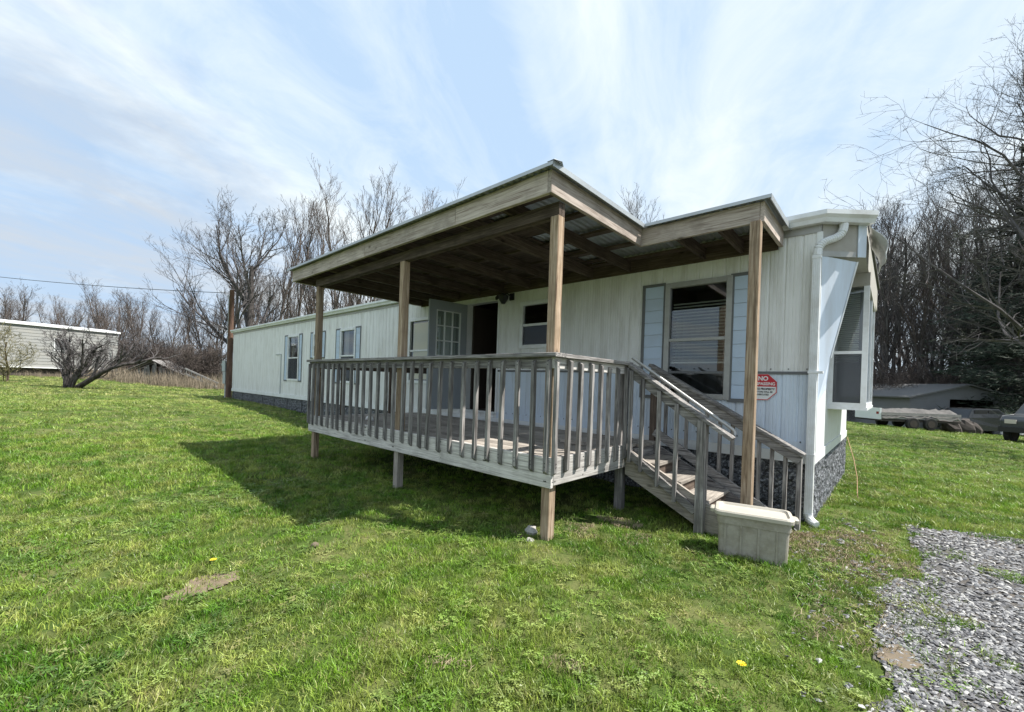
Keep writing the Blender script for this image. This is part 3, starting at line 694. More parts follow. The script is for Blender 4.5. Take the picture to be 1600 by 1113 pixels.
# ribbed metal roofing sheets
def rsheet(x0, x1, y0, y1, z_):
    mb = MB(); P_ = .076; n_ = max(2, round((x1-x0)/P_*4)); vs = []
    for i in range(n_+1):
        t = i % 4; zz_ = z_+(.012 if t in (1, 2) else 0); xx_ = x0+(x1-x0)*i/n_
        for y_ in (y0, y1):
            vs += [(xx_, y_, zz_), (xx_, y_, zz_+.003)]
    fs = []
    for i in range(n_):
        a = i*4; b = a+4
        fs += [(a, a+2, b+2, b), (a+1, b+1, b+3, a+3), (a, b, b+1, a+1), (a+2, a+3, b+3, b+2)]
    return mb.add(vs, fs)
xs = np.linspace(X0-.06, .05, 8)
for i in range(7): Pr(rsheet(xs[i], xs[i+1]+.01, -.19, WY-.02, FT+.006+.002*(i % 2)), 'roofing_sheet', 'galvanised')
for a, b in ((.06, .66), (.65, 1.26)): Pr(rsheet(a, b, 1.50, WY-.02, FT+.006+.002*(a > .5)), 'roofing_sheet', 'galvanised')
# drip edge flashings
Pr(MB().box((X0-.065, -.195, FT-.006), (.056, -.191, FT+.024)), 'drip_edge', 'galvanised'); Pr(MB().box((.058, -.19, FT-.02), (.062, 1.495, FT+.026)), 'drip_edge', 'galvanised')
Pr(MB().box((.065, 1.49, FT-.006), (1.265, 1.496, FT+.026)), 'drip_edge', 'galvanised'); Pr(MB().box((1.266, 1.49, FT-.03), (1.270, WY-.02, FT+.028)), 'drip_edge', 'galvanised')
cu = MB(); cu.add([(.0, -.2, FT+.028), (.07, -.2, FT+.028), (.11, -.14, FT+.018), (.06, -.05, FT+.028), (.05, -.16, FT+.055)], [(0,1,4), (1,2,4), (2,3,4), (3,0,4)]); Pr(cu, 'bent_sheet_corner', 'galvanised')

# ------------------------------------------------------------------ stairs
st = thing('wooden_steps', 'four grey wooden steps with sloping handrails leading down from the deck end', 'steps', (0, 0, 0))
def St(mb, name, mat, **k): return mb.build(name, mat, st, **k)
SL = .14/.26
for i in range(4):
    nx, tz = .33+.26*i, .575-.14*i
    St(MB().box((nx-.29, 1.385, tz-.036), (nx, 2.06, tz)), 'tread', 'floor_wood_y', bevel=.004)
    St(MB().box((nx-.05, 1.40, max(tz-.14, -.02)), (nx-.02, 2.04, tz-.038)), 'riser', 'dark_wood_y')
St(MB().box((-.038, 1.56, RZ0), (.0, DY, FZ-.04)), 'riser', 'grey_wood_y')
def stringer(y_, x1=1.16):
    return MB().prism([(.0, y_, FZ-.03), (.04, y_, FZ-.03), (x1, y_, .125), (x1, y_, -.03), (.92, y_, -.03), (.0, y_, .42)][::-1], (0, .038, 0))
St(stringer(1.345), 'stringer', 'floor_wood_x'); St(stringer(2.062), 'stringer', 'grey_wood_x')
# near rail
SR = -.667
def zr(x_, z0=1.625, sl=SR): return z0+sl*x_
yn = 1.325
St(MB().beam((-.005, yn+.01, zr(0)), (1.06, yn+.01, zr(1.06)), .12, .036), 'sloping_rail_cap', 'grey_wood_x', bevel=.004)
St(MB().beam((.01, yn, zr(.01)-.075), (.83, yn, zr(.83)-.075), .036, .09), 'sloping_rail_board', 'grey_wood_x', bevel=.003)
St(MB().beam((.03, yn-.02, .675), (.76, yn-.02, .675-.73*.66), .036, .075), 'sloping_bottom_rail', 'grey_wood_x', bevel=.003)
St(MB().box((.755, yn-.045, g1(.8, 1.3)-.05), (.84, yn+.044, zr(.80)-.02)), 'newel_post', 'grey_wood_z', bevel=.004)
for i, x_ in enumerate([.07, .20, .38, .56]):
    zt, zb = zr(x_)-.04, .645-.66*x_-.03
    St(MB().box((x_-.018, yn-.058, zb), (x_+.018, yn-.02, zt)), 'baluster', 'grey_wood_z', bevel=.003)
# metal pipe handrail
pipe = MB(); a = Vector((.0, 1.43, 1.685)); b = Vector((1.03, 1.43, 1.00))
pipe.tube([a, a.lerp(b, .5), b, b+Vector((.018, 0, -.02)), b+Vector((.022, 0, -.05))], .015, 10)
St(pipe, 'pipe_handrail', 'steel_pipe', smooth=True)
for t in (.10, .86):
    q = a.lerp(b, t); br = MB(); br.beam(q+Vector((-.06, -.055, -.005)), q+Vector((.05, -.055, -.075)), .05, .01).beam(q+Vector((0, 0, -.01)), q+Vector((.0, -.055, -.04)), .014, .014); St(br, 'handrail_bracket', 'steel_pipe')
# far rail along the wall
yf = 2.18
sf = (.80-1.625)/1.50
St(MB().beam((-.12, yf+.0, 1.65), (1.50, yf+.0, .74), .13, .036), 'sloping_rail_cap', 'grey_wood_x', bevel=.004)
St(MB().beam((-.10, yf-.03, 1.57), (1.47, yf-.03, .69), .036, .09), 'sloping_rail_board', 'grey_wood_x', bevel=.003)
St(MB().beam((-.03, yf-.03, .83), (1.36, yf-.03, .02), .036, .10), 'sloping_bottom_rail', 'grey_wood_x', bevel=.003)
for x_ in (.09, .34, .57, .71, .84, .98, 1.10, 1.22, 1.34): St(MB().box((x_-.018, yf-.012, .83-.583*x_-.06), (x_+.018, yf+.024, 1.585-.56*x_-.02)), 'baluster', 'grey_wood_z', bevel=.003)
St(MB().box((1.44, yf-.03, g1(1.45, 2.2)-.06), (1.48, yf+.04, .76)), 'newel_post', 'grey_wood_z', bevel=.003)
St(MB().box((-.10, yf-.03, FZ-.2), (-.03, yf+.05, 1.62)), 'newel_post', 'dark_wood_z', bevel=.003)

# ------------------------------------------------------------------ storage tote
q0 = Vector((1.09, .90, 0)); q1 = Vector((1.56, 1.02, 0)); rz = math.atan2(q1.y-q0.y, q1.x-q0.x)
tote = thing('storage_tote', 'beige lidded plastic storage tote standing on the grass before the roof post and steps', 'storage box', (q0.x, q0.y, g1(1.3, 1.05)-.008), rz)
def rrect(x0, y0, x1, y1, r, z_, n_=4):
    out_ = []
    for cx, cy, a0 in ((x1-r, y0+r, -90), (x1-r, y1-r, 0), (x0+r, y1-r, 90), (x0+r, y0+r, 180)):
        for i in range(n_+1): t = rad(a0+90*i/n_); out_.append((cx+r*math.cos(t), cy+r*math.sin(t), z_))
    return out_
def loft(rings, cap0=True, cap1=True):
    mb = MB(); n_ = len(rings[0]); vs = [p for r_ in rings for p in r_]; fs = []
    for i in range(len(rings)-1):
        for k in range(n_): fs.append((i*n_+k, i*n_+(k+1)%n_, (i+1)*n_+(k+1)%n_, (i+1)*n_+k))
    if cap0: fs.append(tuple(range(n_-1, -1, -1)))
    if cap1: fs.append(tuple(range((len(rings)-1)*n_, len(rings)*n_)))
    return mb.add(vs, fs)
L_, Wd = .48, .25
rings = []
for z_, e in ((0, 0), (.01, -.004), (.275, -.012), (.276, -.020), (.355, -.024)): rings.append(rrect(e, e, L_-e, Wd-e, .035, z_))
loft(rings).build('tote_body', 'bin_plastic', tote, bevel=.0)
for x_ in (.035, .15, .275, .40):
    MB().prism([(x_, -.012, .012), (x_+.014, -.012, .012), (x_+.014, -.021, .275), (x_, -.021, .275)], (0, .016, 0)).build('tote_rib', 'bin_plastic', tote)
lid = loft([rrect(-.040, -.040, L_+.040, Wd+.040, .05, .345), rrect(-.042, -.042, L_+.042, Wd+.042, .05, .372), rrect(-.034, -.034, L_+.034, Wd+.034, .05, .384), rrect(-.012, -.012, L_+.012, Wd+.012, .045, .386), rrect(-.001, -.001, L_+.001, Wd+.001, .04, .368)])
lid.build('tote_lid', 'bin_lid', tote)
for xh in (-.05, L_+.05): loft([rrect(xh-.025, .07, xh+.025, .18, .02, .335), rrect(xh-.028, .067, xh+.028, .183, .02, .362), rrect(xh-.02, .075, xh+.02, .175, .02, .369)]).build('tote_handle', 'bin_lid', tote)

# ------------------------------------------------------------------ small ground things
def blob(name, r, sq, mat, loc, label, cat, seed=0):
    mb = MB(); nu, nv = 9, 6; vs = []
    for j in range(nv+1):
        for i in range(nu):
            a, b = 2*math.pi*i/nu, math.pi*j/nv
            p = Vector((math.cos(a)*math.sin(b), math.sin(a)*math.sin(b), math.cos(b)))
            k_ = 1+.45*noise.noise(p*1.3+Vector((seed, 0, 0))); vs.append((p.x*r*k_, p.y*r*k_*.8, p.z*r*sq*k_))
    fs = [(j*nu+i, (j+1)*nu+i, (j+1)*nu+(i+1)%nu, j*nu+(i+1)%nu) for j in range(nv) for i in range(nu)]
    o = mb.add(vs, fs).build(name, mat, loc=loc); tag(o, label, cat); return o
blob('rock', .065, .8, 'stone_grey', (-.26, .08, .035), 'grey fieldstone lying left against the front corner post of the deck', 'rock', 2)
blob('rock', .04, .6, 'stone_grey', (-.16, -.06, .01), 'small flat pale stone in the grass just before the corner post', 'rock', 5)
blob('rock', .035, .5, 'soil', tuple(at(492, 866, 3.35)*np.array([1,1,0])+np.array([0,0,.02])), 'small dark stone on a bare spot in the open lawn left of the deck', 'rock', 9)
def onground(px, py):
    r_ = AF + AR*(px-800)/F - AU*(py-600)/F; t = (0-CAM[2])/r_[2]; p = CAM+r_*t
    for _ in range(4): t = (g1(p[0], p[1])-CAM[2])/r_[2]; p = CAM+r_*t
    return p
for (px, py), lb in (((333, 884), 'single yellow dandelion beside the bare dirt patch on the left of the lawn'), ((1158, 1051), 'single yellow dandelion in the foreground grass near the gravel')):
    p = onground(px, py); fl_ = thing('dandelion', lb, 'flower', tuple(p))
    MB().tube([(0,0,-.01), (.004,0,.02), (0,0,.04)], .0015, 5).build('stem', 'grass_blade', fl_)
    pe = MB()
    for i in range(22):
        a = i*2.4; r_ = .020 if i < 14 else .011; z_ = .040+(.004 if i >= 14 else 0)
        c_, s_ = math.cos(a), math.sin(a); pe.add([(0,0,z_), (c_*r_-s_*.003, s_*r_+c_*.003, z_+.006), (c_*r_*1.1, s_*r_*1.1, z_+.005), (c_*r_+s_*.003, s_*r_-c_*.003, z_+.006)], [(0,1,2,3)])
    pe.build('petals', 'yellow_petal', fl_)
wr = MB(); p0 = Vector(onground(1338, 700)); wr.tube([(1.57, 6.55, .62), (1.60, 6.3, .58), (1.72, 5.4, .40), (1.80, 4.7, .22), (1.82, 4.4, .05), (1.83, 4.36, -.01)], .0045, 6)
o = wr.build('loose_cable', 'orange_wire'); tag(o, 'thin orange cable hanging from the back end corner down to the grass', 'cable')

# ------------------------------------------------------------------ ground patches (thin sheets on the lawn)
def patch(name, pts, mat, jit=.06, lift=.016, res=.08):
    P2 = np.array(pts, float); n_ = len(P2); dense = []
    for i in range(n_):
        a, b = P2[i], P2[(i+1) % n_]; k_ = max(1, int(np.hypot(*(b-a))/res))
        for j in range(k_):
            q = a+(b-a)*j/k_; nn = noise.noise(Vector((q[0]*3, q[1]*3, 3)))*jit+noise.noise(Vector((q[0]*9, q[1]*9, 7)))*jit*.6
            d_ = (b-a)/max(1e-6, np.hypot(*(b-a))); dense.append(q+np.array([d_[1], -d_[0]])*nn)
    dense = np.array(dense); return dense
def inpoly(x_, y_, poly):
    ins = np.zeros(x_.shape, bool); j = len(poly)-1
    for i in range(len(poly)):
        xi, yi = poly[i]; xj, yj = poly[j]
        ins ^= ((yi > y_) != (yj > y_)) & (x_ < (xj-xi)*(y_-yi)/(yj-yi+1e-12)+xi); j = i
    return ins
def sheet(name, poly, mat, lift, cell):
    x0, y0 = poly.min(0); x1, y1 = poly.max(0); nx_, ny_ = int((x1-x0)/cell)+1, int((y1-y0)/cell)+1
    gx_, gy_ = np.meshgrid(np.linspace(x0, x1, nx_+1), np.linspace(y0, y1, ny_+1), indexing='ij')
    gz_ = gh(gx_, gy_)+lift+.012*np.sin(gx_*1.7+np.cos(gy_*1.3)*2)*np.cos(gy_*1.9)
    cx_, cy_ = (gx_[:-1,:-1]+gx_[1:,1:])/2, (gy_[:-1,:-1]+gy_[1:,1:])/2; ins = inpoly(cx_, cy_, poly)
    mb = MB(); vs = np.stack([gx_, gy_, gz_], 2).reshape(-1, 3).tolist(); fs = []
    for i, j in zip(*np.nonzero(ins)): a = int(i*(ny_+1)+j); fs.append((a, a+ny_+1, a+ny_+2, a+1))
    o = mb.add(vs, fs).build(name, mat, smooth=True); o['kind'] = 'structure'; return o
drive = patch('gravel_driveway', [(2.12,-.62),(2.10,-.2),(2.16,.35),(2.06,.9),(2.28,1.5),(2.42,2.0),(2.30,2.6),(2.30,3.15),(2.75,3.42),(3.2,3.65),(5.5,4.6),(9,5.5),(9,-6),(2.6,-6),(2.25,-1.6)], '', .12)
sheet('gravel_driveway', drive, 'gravel_bed', .010, .05)
dirt1 = patch('', [tuple(onground(a, b)[:2]) for a, b in ((262,938),(285,915),(335,898),(375,893),(372,905),(345,922),(320,932),(285,942))], '', .09, res=.02)
sheet('dirt_patch', dirt1, 'grey_dirt', .010, .015)
dirt2 = patch('', [tuple(onground(a, b)[:2]) for a, b in ((1375,1018),(1400,1012),(1438,1030),(1445,1045),(1420,1048),(1385,1035))], '', .07, res=.02)
sheet('dirt_patch', dirt2, 'soil', .018, .015)

# ------------------------------------------------------------------ instanced ground cover (grass, gravel)
lib = bpy.data.collections.new('ground_cover_library')
def blade_clump(n_, h, spread, w_, seed, curve=.5):
    r_ = np.random.default_rng(seed); mb = MB()
    for i in range(n_):
        a, rr = r_.uniform(0, 6.28), spread*math.sqrt(r_.uniform(0, 1)); bx, by = math.cos(a)*rr, math.sin(a)*rr
        hh = h*r_.uniform(.55, 1.15); t = r_.uniform(0, 6.28); ln = hh*curve*r_.uniform(.3, 1.5); dx, dy = math.cos(t)*ln, math.sin(t)*ln
        s_ = r_.uniform(0, 6.28); wx, wy = math.cos(s_)*w_/2, math.sin(s_)*w_/2
        mb.add([(bx-wx, by-wy, -.01), (bx+wx, by+wy, -.01), (bx+wx*.8+dx*.4, by+wy*.8+dy*.4, hh*.6), (bx-wx*.8+dx*.4, by-wy*.8+dy*.4, hh*.6), (bx+dx, by+dy, hh)], [(0,1,2,3), (3,2,4)])
    return mb.mesh('grass_clump', 'grass_blade')
def clover(seed):
    r_ = np.random.default_rng(seed); mb = MB()
    for i in range(9):
        cx, cy, z_ = r_.uniform(-.05, .05), r_.uniform(-.05, .05), r_.uniform(.015, .04)
        for k in range(3):
            a = k*2.09+r_.uniform(0, .5)+i; s_ = r_.uniform(.007, .011); c_, n_ = math.cos(a), math.sin(a); tz = r_.uniform(-.003, .004)
            mb.add([(cx, cy, z_), (cx+c_*s_-n_*s_*.6, cy+n_*s_+c_*s_*.6, z_+tz), (cx+c_*s_*1.7, cy+n_*s_*1.7, z_+tz*.5), (cx+c_*s_+n_*s_*.6, cy+n_*s_-c_*s_*.6, z_+tz)], [(0,1,2,3)])
    return mb.mesh('clover_clump', 'clover_leaf')
def pebble(seed):
    r_ = np.random.default_rng(seed); base = [(0,0,1),(0,0,-1)]+[(math.cos(rad(60*i)), math.sin(rad(60*i)), r_.uniform(-.25,.25)) for i in range(6)]
    sx_, sy_, sz_ = .0135, .0075, .0055; vs = [(a*sx_*r_.uniform(.75,1.2), b*sy_*r_.uniform(.75,1.2), c*sz_*r_.uniform(.7,1.2)) for a, b, c in base]
    return MB().add(vs, [(0, 2+i, 2+(i+1)%6) for i in range(6)]+[(1, 2+(i+1)%6, 2+i) for i in range(6)]).mesh('pebble', 'pebble')
def libcol(name, meshes):
    c_ = bpy.data.collections.new(name)
    for i, me in enumerate(meshes): c_.objects.link(bpy.data.objects.new('%s_%d' % (name, i), me))
    return c_
def scatter(name, pts, rot, scl, idx, col, label=None, cat=None):
    me = bpy.data.meshes.new(name); me.vertices.add(len(pts)); me.vertices.foreach_set('co', np.asarray(pts, np.float32).ravel())
    a = me.attributes.new('rot', 'FLOAT_VECTOR', 'POINT'); a.data.foreach_set('vector', np.asarray(rot, np.float32).ravel())
    a = me.attributes.new('scl', 'FLOAT_VECTOR', 'POINT'); s3 = np.asarray(scl, np.float32); s3 = np.repeat(s3[:,None], 3, 1) if s3.ndim == 1 else s3; a.data.foreach_set('vector', s3.ravel())
    a = me.attributes.new('idx', 'INT', 'POINT'); a.data.foreach_set('value', np.asarray(idx, np.int32))
    o = bpy.data.objects.new(name, me); C.objects.link(o); o['kind'] = 'stuff'
    if label: o['label'] = label; o['category'] = cat
    ng = bpy.data.node_groups.new(name+'_nodes', 'GeometryNodeTree'); ng.interface.new_socket('Geometry', in_out='INPUT', socket_type='NodeSocketGeometry'); ng.interface.new_socket('Geometry', in_out='OUTPUT', socket_type='NodeSocketGeometry')
    N_ = ng.nodes; gi = N_.new('NodeGroupInput'); go = N_.new('NodeGroupOutput'); ip = N_.new('GeometryNodeInstanceOnPoints'); ci = N_.new('GeometryNodeCollectionInfo')
    ci.inputs[0].default_value = col; ci.inputs['Separate Children'].default_value = True; ci.inputs['Reset Children'].default_value = True; ip.inputs['Pick Instance'].default_value = True
    def at_(nm_, ty): n_ = N_.new('GeometryNodeInputNamedAttribute'); n_.data_type = ty; n_.inputs[0].default_value = nm_; return n_.outputs[0]
    lk = ng.links.new; lk(gi.outputs[0], ip.inputs['Points']); lk(ci.outputs[0], ip.inputs['Instance']); lk(at_('idx', 'INT'), ip.inputs['Instance Index'])
    e2r = N_.new('FunctionNodeEulerToRotation'); lk(at_('rot', 'FLOAT_VECTOR'), e2r.inputs[0]); lk(e2r.outputs[0], ip.inputs['Rotation']); lk(at_('scl', 'FLOAT_VECTOR'), ip.inputs['Scale']); lk(ip.outputs[0], go.inputs[0])
    mo = o.modifiers.new('scatter', 'NODES'); mo.node_group = ng; return o
def ring_pts(r0, r1, dens, half=62.):
    n_ = int(math.pi*(r1*r1-r0*r0)*dens*(2*half/360)); r_ = np.sqrt(rng.uniform(r0*r0, r1*r1, n_)); a = np.radians(rng.uniform(-half, half, n_))-YAW
    x_ = CAM[0]+r_*np.sin(a); y_ = CAM[1]+r_*np.cos(a); return x_, y_
def n2(x_, y_, s_, o_=0.):
    x_ = x_*s_+o_; y_ = y_*s_-o_*1.7
    return (np.sin(x_+1.3*np.sin(y_*.7+o_))+np.sin(y_*1.1+1.7*np.sin(x_*.6))+np.sin((x_+y_)*.8+o_*3)+.6*np.sin((x_-y_)*2.1+o_)+.5*np.sin((x_*.7+y_*1.9)*2.3))/4.1
grs = libcol('grass', [blade_clump(13, .042, .05, .0050, 1), blade_clump(13, .050, .055, .0045, 2, .8), blade_clump(12, .032, .05, .0055, 3, .9), blade_clump(14, .075, .045, .0035, 4, .6), clover(5), clover(6)])
X, Y, SC = [], [], []
for r0, r1, dn, s_ in ((.9, 3.2, 1000, .85), (3.2, 6., 620, .95), (6., 11., 240, 1.3), (11., 20., 70, 1.9), (20., 44., 16, 2.6)):
    x_, y_ = ring_pts(r0, r1, dn); X.append(x_); Y.append(y_); SC.append(np.full(len(x_), s_))
X, Y, SC = map(np.concatenate, (X, Y, SC))
keep = ~inpoly(X+.03*n2(X, Y, 20), Y, drive)
green = inpoly(X, Y, drive) & (n2(X, Y, 4.2, 2.) > .47) & (X < 3.2) & (Y > -.6)
edge = (X < 2.45+.22*n2(X, Y, 5.)) & inpoly(X, Y, drive) & (rng.random(len(X)) < .30)
keep |= green | edge
keep &= ~((X > HX0) & (X < HX1+.02) & (Y > WY-.02) & (Y < BY))
keep &= ~(inpoly(X, Y, dirt1) & (rng.random(len(X)) < .60)) & ~(inpoly(X, Y, dirt2) & (rng.random(len(X)) < .8))
under = (X > DX+.5) & (X < .1) & (Y > .35) & (Y < WY); keep &= ~(under & (rng.random(len(X)) < .55))
bare = ((np.hypot(X-1.75, (Y-1.75)*.8) < .5) | (np.hypot(X-.2, (Y-.75)) < .35)) & (n2(X, Y, 8., 2.) > -.15); keep &= ~(bare & (rng.random(len(X)) < .72))
thin = (n2(X, Y, 1.9, 5.) > .42) | ((np.hypot((X+.1)*.8, Y+.35) < .5) & (n2(X, Y, 5., 3.) > 0)) | ((np.hypot(X-.75, Y+.75) < .45) & (n2(X, Y, 6., 3.) > 0)); keep &= ~(thin & (rng.random(len(X)) < .45))
X, Y, SC = X[keep], Y[keep], SC[keep]
Z = gh(X, Y)+.012*np.sin(X*1.7+np.cos(Y*1.3)*2)*np.cos(Y*1.9)
hgt = .78+.38*n2(X, Y, 2.6, 1.)+.2*n2(X, Y, 7., 4.)
tall = (n2(X, Y, 6., 9.) > .62)
ix = rng.choice([0,1,2,0,1], len(X)); ix[tall & (rng.random(len(X)) < .5)] = 3
clv = (n2(X, Y, 3.1, 11.) > -.1) & (rng.random(len(X)) < .14) & (SC < 1.2); ix[clv] = rng.choice([4,5], clv.sum())
rot = np.stack([rng.normal(0, .12, len(X)), rng.normal(0, .12, len(X)), rng.uniform(0, 6.28, len(X))], 1)
s3 = SC*rng.uniform(.75, 1.25, len(X)); s3 = np.stack([s3, s3, s3*np.clip(hgt, .45, 1.5)*np.where(SC > 1.5, .62, 1.)], 1)
scatter('lawn_grass', np.stack([X, Y, Z], 1), rot, s3, ix, grs)
pbl = libcol('gravel', [pebble(i) for i in range(5)])
x1_, y1_ = ring_pts(.7, 4.2, 4200); x2_, y2_ = ring_pts(4.2, 9.5, 1300); X = np.concatenate([x1_, x2_]); Y = np.concatenate([y1_, y2_]); SC = np.concatenate([np.full(len(x1_), 1.), np.full(len(x2_), 1.35)])
ins = inpoly(X, Y, drive) & ~(inpoly(X, Y, dirt2) & (rng.random(len(X)) < .72)); fringe = ~ins & (X > 1.75+.1*n2(X, Y, 6.)) & (Y > -.6) & (Y < 3.2) & (rng.random(len(X)) < .05*(1+n2(X, Y, 3.)))
fr2 = (np.hypot(X-1.75, (Y-1.75)*.8) < .5) & (rng.random(len(X)) < .10)
k_ = ins | fringe | fr2; X, Y, SC = X[k_], Y[k_], SC[k_]
Z = gh(X, Y)+.012*np.sin(X*1.7+np.cos(Y*1.3)*2)*np.cos(Y*1.9)+.012+.004*rng.random(len(X))
rot = np.stack([rng.normal(0, .3, len(X)), rng.normal(0, .3, len(X)), rng.normal(YAW-.25, .75, len(X))], 1)
scatter('driveway_gravel', np.stack([X, Y, Z], 1), rot, SC*rng.choice([.6, .8, 1., 1.15, 1.5], len(X)), rng.integers(0, 5, len(X)), pbl)
# dead stalks and chips on the trodden ground by the downspout
chip = libcol('straw', [blade_clump(7, .012, .04, .004, 21, 3.)]); chip.objects[0].data.materials[0] = MATS['weed_tan']
x_, y_ = ring_pts(2., 7., 800); k_ = ((np.hypot(x_-1.72, (y_-1.7)*.8) < .62) & (n2(x_, y_, 6., 2.) > -.2)) | ((np.hypot(x_-.15, y_-.7) < .4) & (n2(x_, y_, 9., 2.) > 0)) | (n2(x_, y_, 2.2, 6.) > .50) & (y_ < .2) & (x_ > -.8) | ((x_ > 1.7) & (x_ < 2.2) & (y_ > 0) & (y_ < 3) & (rng.random(len(x_)) < .3)); x_, y_ = x_[k_], y_[k_]
scatter('dry_straw', np.stack([x_, y_, gh(x_, y_)+.015], 1), np.stack([x_*0, x_*0, rng.uniform(0, 6.28, len(x_))], 1), rng.uniform(.7, 1.3, len(x_)), np.zeros(len(x_)), chip)

# ------------------------------------------------------------------ trees
def grow_mesh(seed, h, r0, trunk_frac, n1, len1, up, spread, lv=3, wob=.12, tmin=.010, nch=(9, 6, 5), droop=0., lean=(0,0), splitang=38):
    rn = random.Random(seed); tv, tf, cv, cf = [], [], [], []
    def tube(V, Fc, pts, rs, n_):
        o_ = len(V); 
        for i, p in enumerate(pts):
            d = (pts[min(i+1, len(pts)-1)]-pts[max(i-1, 0)]).normalized(); a = d.orthogonal().normalized() if n_ < 5 else d.cross(Vector((0,1,.01))).normalized(); b = d.cross(a)
            for k in range(n_): t = 6.2832*k/n_; V.append(tuple(p+(a*math.cos(t)+b*math.sin(t))*rs[i]))
        for i in range(len(pts)-1):
            for k in range(n_): Fc.append((o_+i*n_+k, o_+i*n_+(k+1)%n_, o_+(i+1)*n_+(k+1)%n_, o_+(i+1)*n_+k))
    def branch(p, d, L, r, level):
        ns = (9, 6, 4, 3, 2)[min(level, 4)]; pts = [p]; rs = [r]; dd = d.copy(); step = L/ns
        for i in range(ns):
            w_ = wob*(1+.5*level)
            dd = (dd+Vector((rn.gauss(0, w_), rn.gauss(0, w_), rn.gauss(0, w_)*.6+(up*.16 if level else .05)-droop*(level >= 2)*.1))).normalized()
            pts.append(pts[-1]+dd*step); rs.append(max(tmin*.6, r*(1-(.62 if level == 0 else .8)*(i+1)/ns)))
        if level == 0: tube(tv, tf, pts, rs, 8)
        else: tube(cv, cf, pts, rs, 5 if level == 1 else 3)
        if level > lv: return
        k0 = nch[min(level, len(nch)-1)]
        for k in range(k0):
            t = (trunk_frac+(1-trunk_frac)*(k+rn.random())/k0) if level == 0 else .2+.78*(k+rn.random())/k0
            fi = t*ns; i = min(int(fi), ns-1); q = pts[i].lerp(pts[i+1], fi-i); rr = rs[i]+(rs[i+1]-rs[i])*(fi-i)
            ax_ = (pts[i+1]-pts[i]).normalized(); pr = ax_.orthogonal().normalized(); pr.rotate(Matrix.Rotation(rn.uniform(0, 6.28), 3, ax_))
            an = rad(rn.gauss(splitang if level else spread, 9)); nd = (ax_*math.cos(an)+pr*math.sin(an)).normalized()
            Lc = (len1*h*(1.15-.55*t) if level == 0 else L*rn.uniform(.38, .68)*(1.1-.45*t))
            branch(q, nd, Lc*rn.uniform(.75, 1.2), max(tmin, min(rr*.62, r*.5)), level+1)
    branch(Vector((0,0,-.3)), Vector((lean[0], lean[1], 1)).normalized(), h*.86, r0, 0)
    return (tv, tf), (cv, cf)
def tree_meshes(bark_, twig_, *a, **k):
    (tv, tf), (cv, cf) = grow_mesh(*a, **k)
    return MB().add(tv, tf).mesh('trunk', bark_, smooth=True), MB().add(cv, cf).mesh('crown', twig_)
def place_tree(me, p, s, rz_, label, group=None, name='bare_tree', cat='tree'):
    t = thing(name, label, cat, (p[0], p[1], g1(p[0], p[1])), rz_, group); t.scale = (s,)*3 if not isinstance(s, tuple) else s
    link('trunk', me[0], t); link('crown', me[1], t); return t
slim = [tree_meshes('bark_grey', 'twig_mauve', 100+i, 15., .13, .20, 0, .33, 1.3, 26, lv=3, nch=(16, 7, 4, 2), tmin=.010, wob=.085, splitang=30) for i in range(4)]
dark = [tree_meshes('bark_dark', 'twig_dark', 200+i, 15., .14, .16, 0, .32, 1.1, 30, lv=3, nch=(15, 8, 5, 2), tmin=.009, wob=.10) for i in range(4)]
def gp(px, d): p = at(px, 600, d); return (float(p[0]), float(p[1]))
# the big spreading tree at the far end of the home
big = tree_meshes('bark_dark', 'twig_dark', 507, 12., .42, .10, 0, .66, .9, 44, lv=4, nch=(11, 8, 6, 4, 2), tmin=.011, wob=.10, splitang=34)
place_tree(big, gp(392, 33.5), .96, rad(0), 'largest wide spreading bare tree rising just beyond the far end of the mobile home', name='bare_tree')
# slim bare trees seen over the home and porch roof
L1 = ['slim bare tree touching the right side of the big spreading tree', 'slim bare tree second right of the big spreading tree', 'slim bare tree between the big spreading tree and the porch roof corner', 'slim bare tree just left of the porch roof corner', 'slim bare tree above the left end of the porch roof', 'tall slim bare tree showing above the middle of the porch roof edge', 'bare tree peeping highest over the porch roof slope', 'bare tree top peeping over the valley between the two porch roofs', 'smaller bare tree top left of the one over the porch roof valley']
for i, (px, d, s) in enumerate([(432, 38, 1.14), (462, 36, 1.1), (492, 40, 1.2), (522, 36, 1.12), (548, 38, 1.22), (585, 37, 1.2), (628, 38, 1.28), (1015, 46, 1.40), (965, 46, 1.34)]):
    place_tree(slim[i % 4], gp(px, d), s, i*1.3+.5, L1[i], 'slim bare trees behind the mobile home')
# far low trees at left
L2 = ['low hazy bare tree at the left edge above the white building', 'rounded bare tree above the middle of the white building', 'bare tree over the right end of the white building roof', 'small round mauve bare tree under the power line', 'thin bare tree between the white building and the utility pole', 'thin bare tree just left of the utility pole', 'thin bare tree behind the utility pole', 'low bare tree at the far left corner behind the white building', 'thin bare tree right of the low dark spreading tree', 'scrubby bare tree over the collapsed shed', 'scrubby bare tree left of the collapsed shed']
for i, (px, d, s) in enumerate([(40, 50, .66), (95, 48, .56), (150, 44, .62), (262, 42, .50), (285, 40, .52), (320, 36, .56), (345, 34, .5), (5, 46, .60), (205, 38, .50), (240, 36, .40), (178, 40, .52)]):
    place_tree(slim[(i+1) % 4], gp(px, d), (s*1.25, s*1.25, s), i*2.1, L2[i], 'far bare trees along the left field edge')
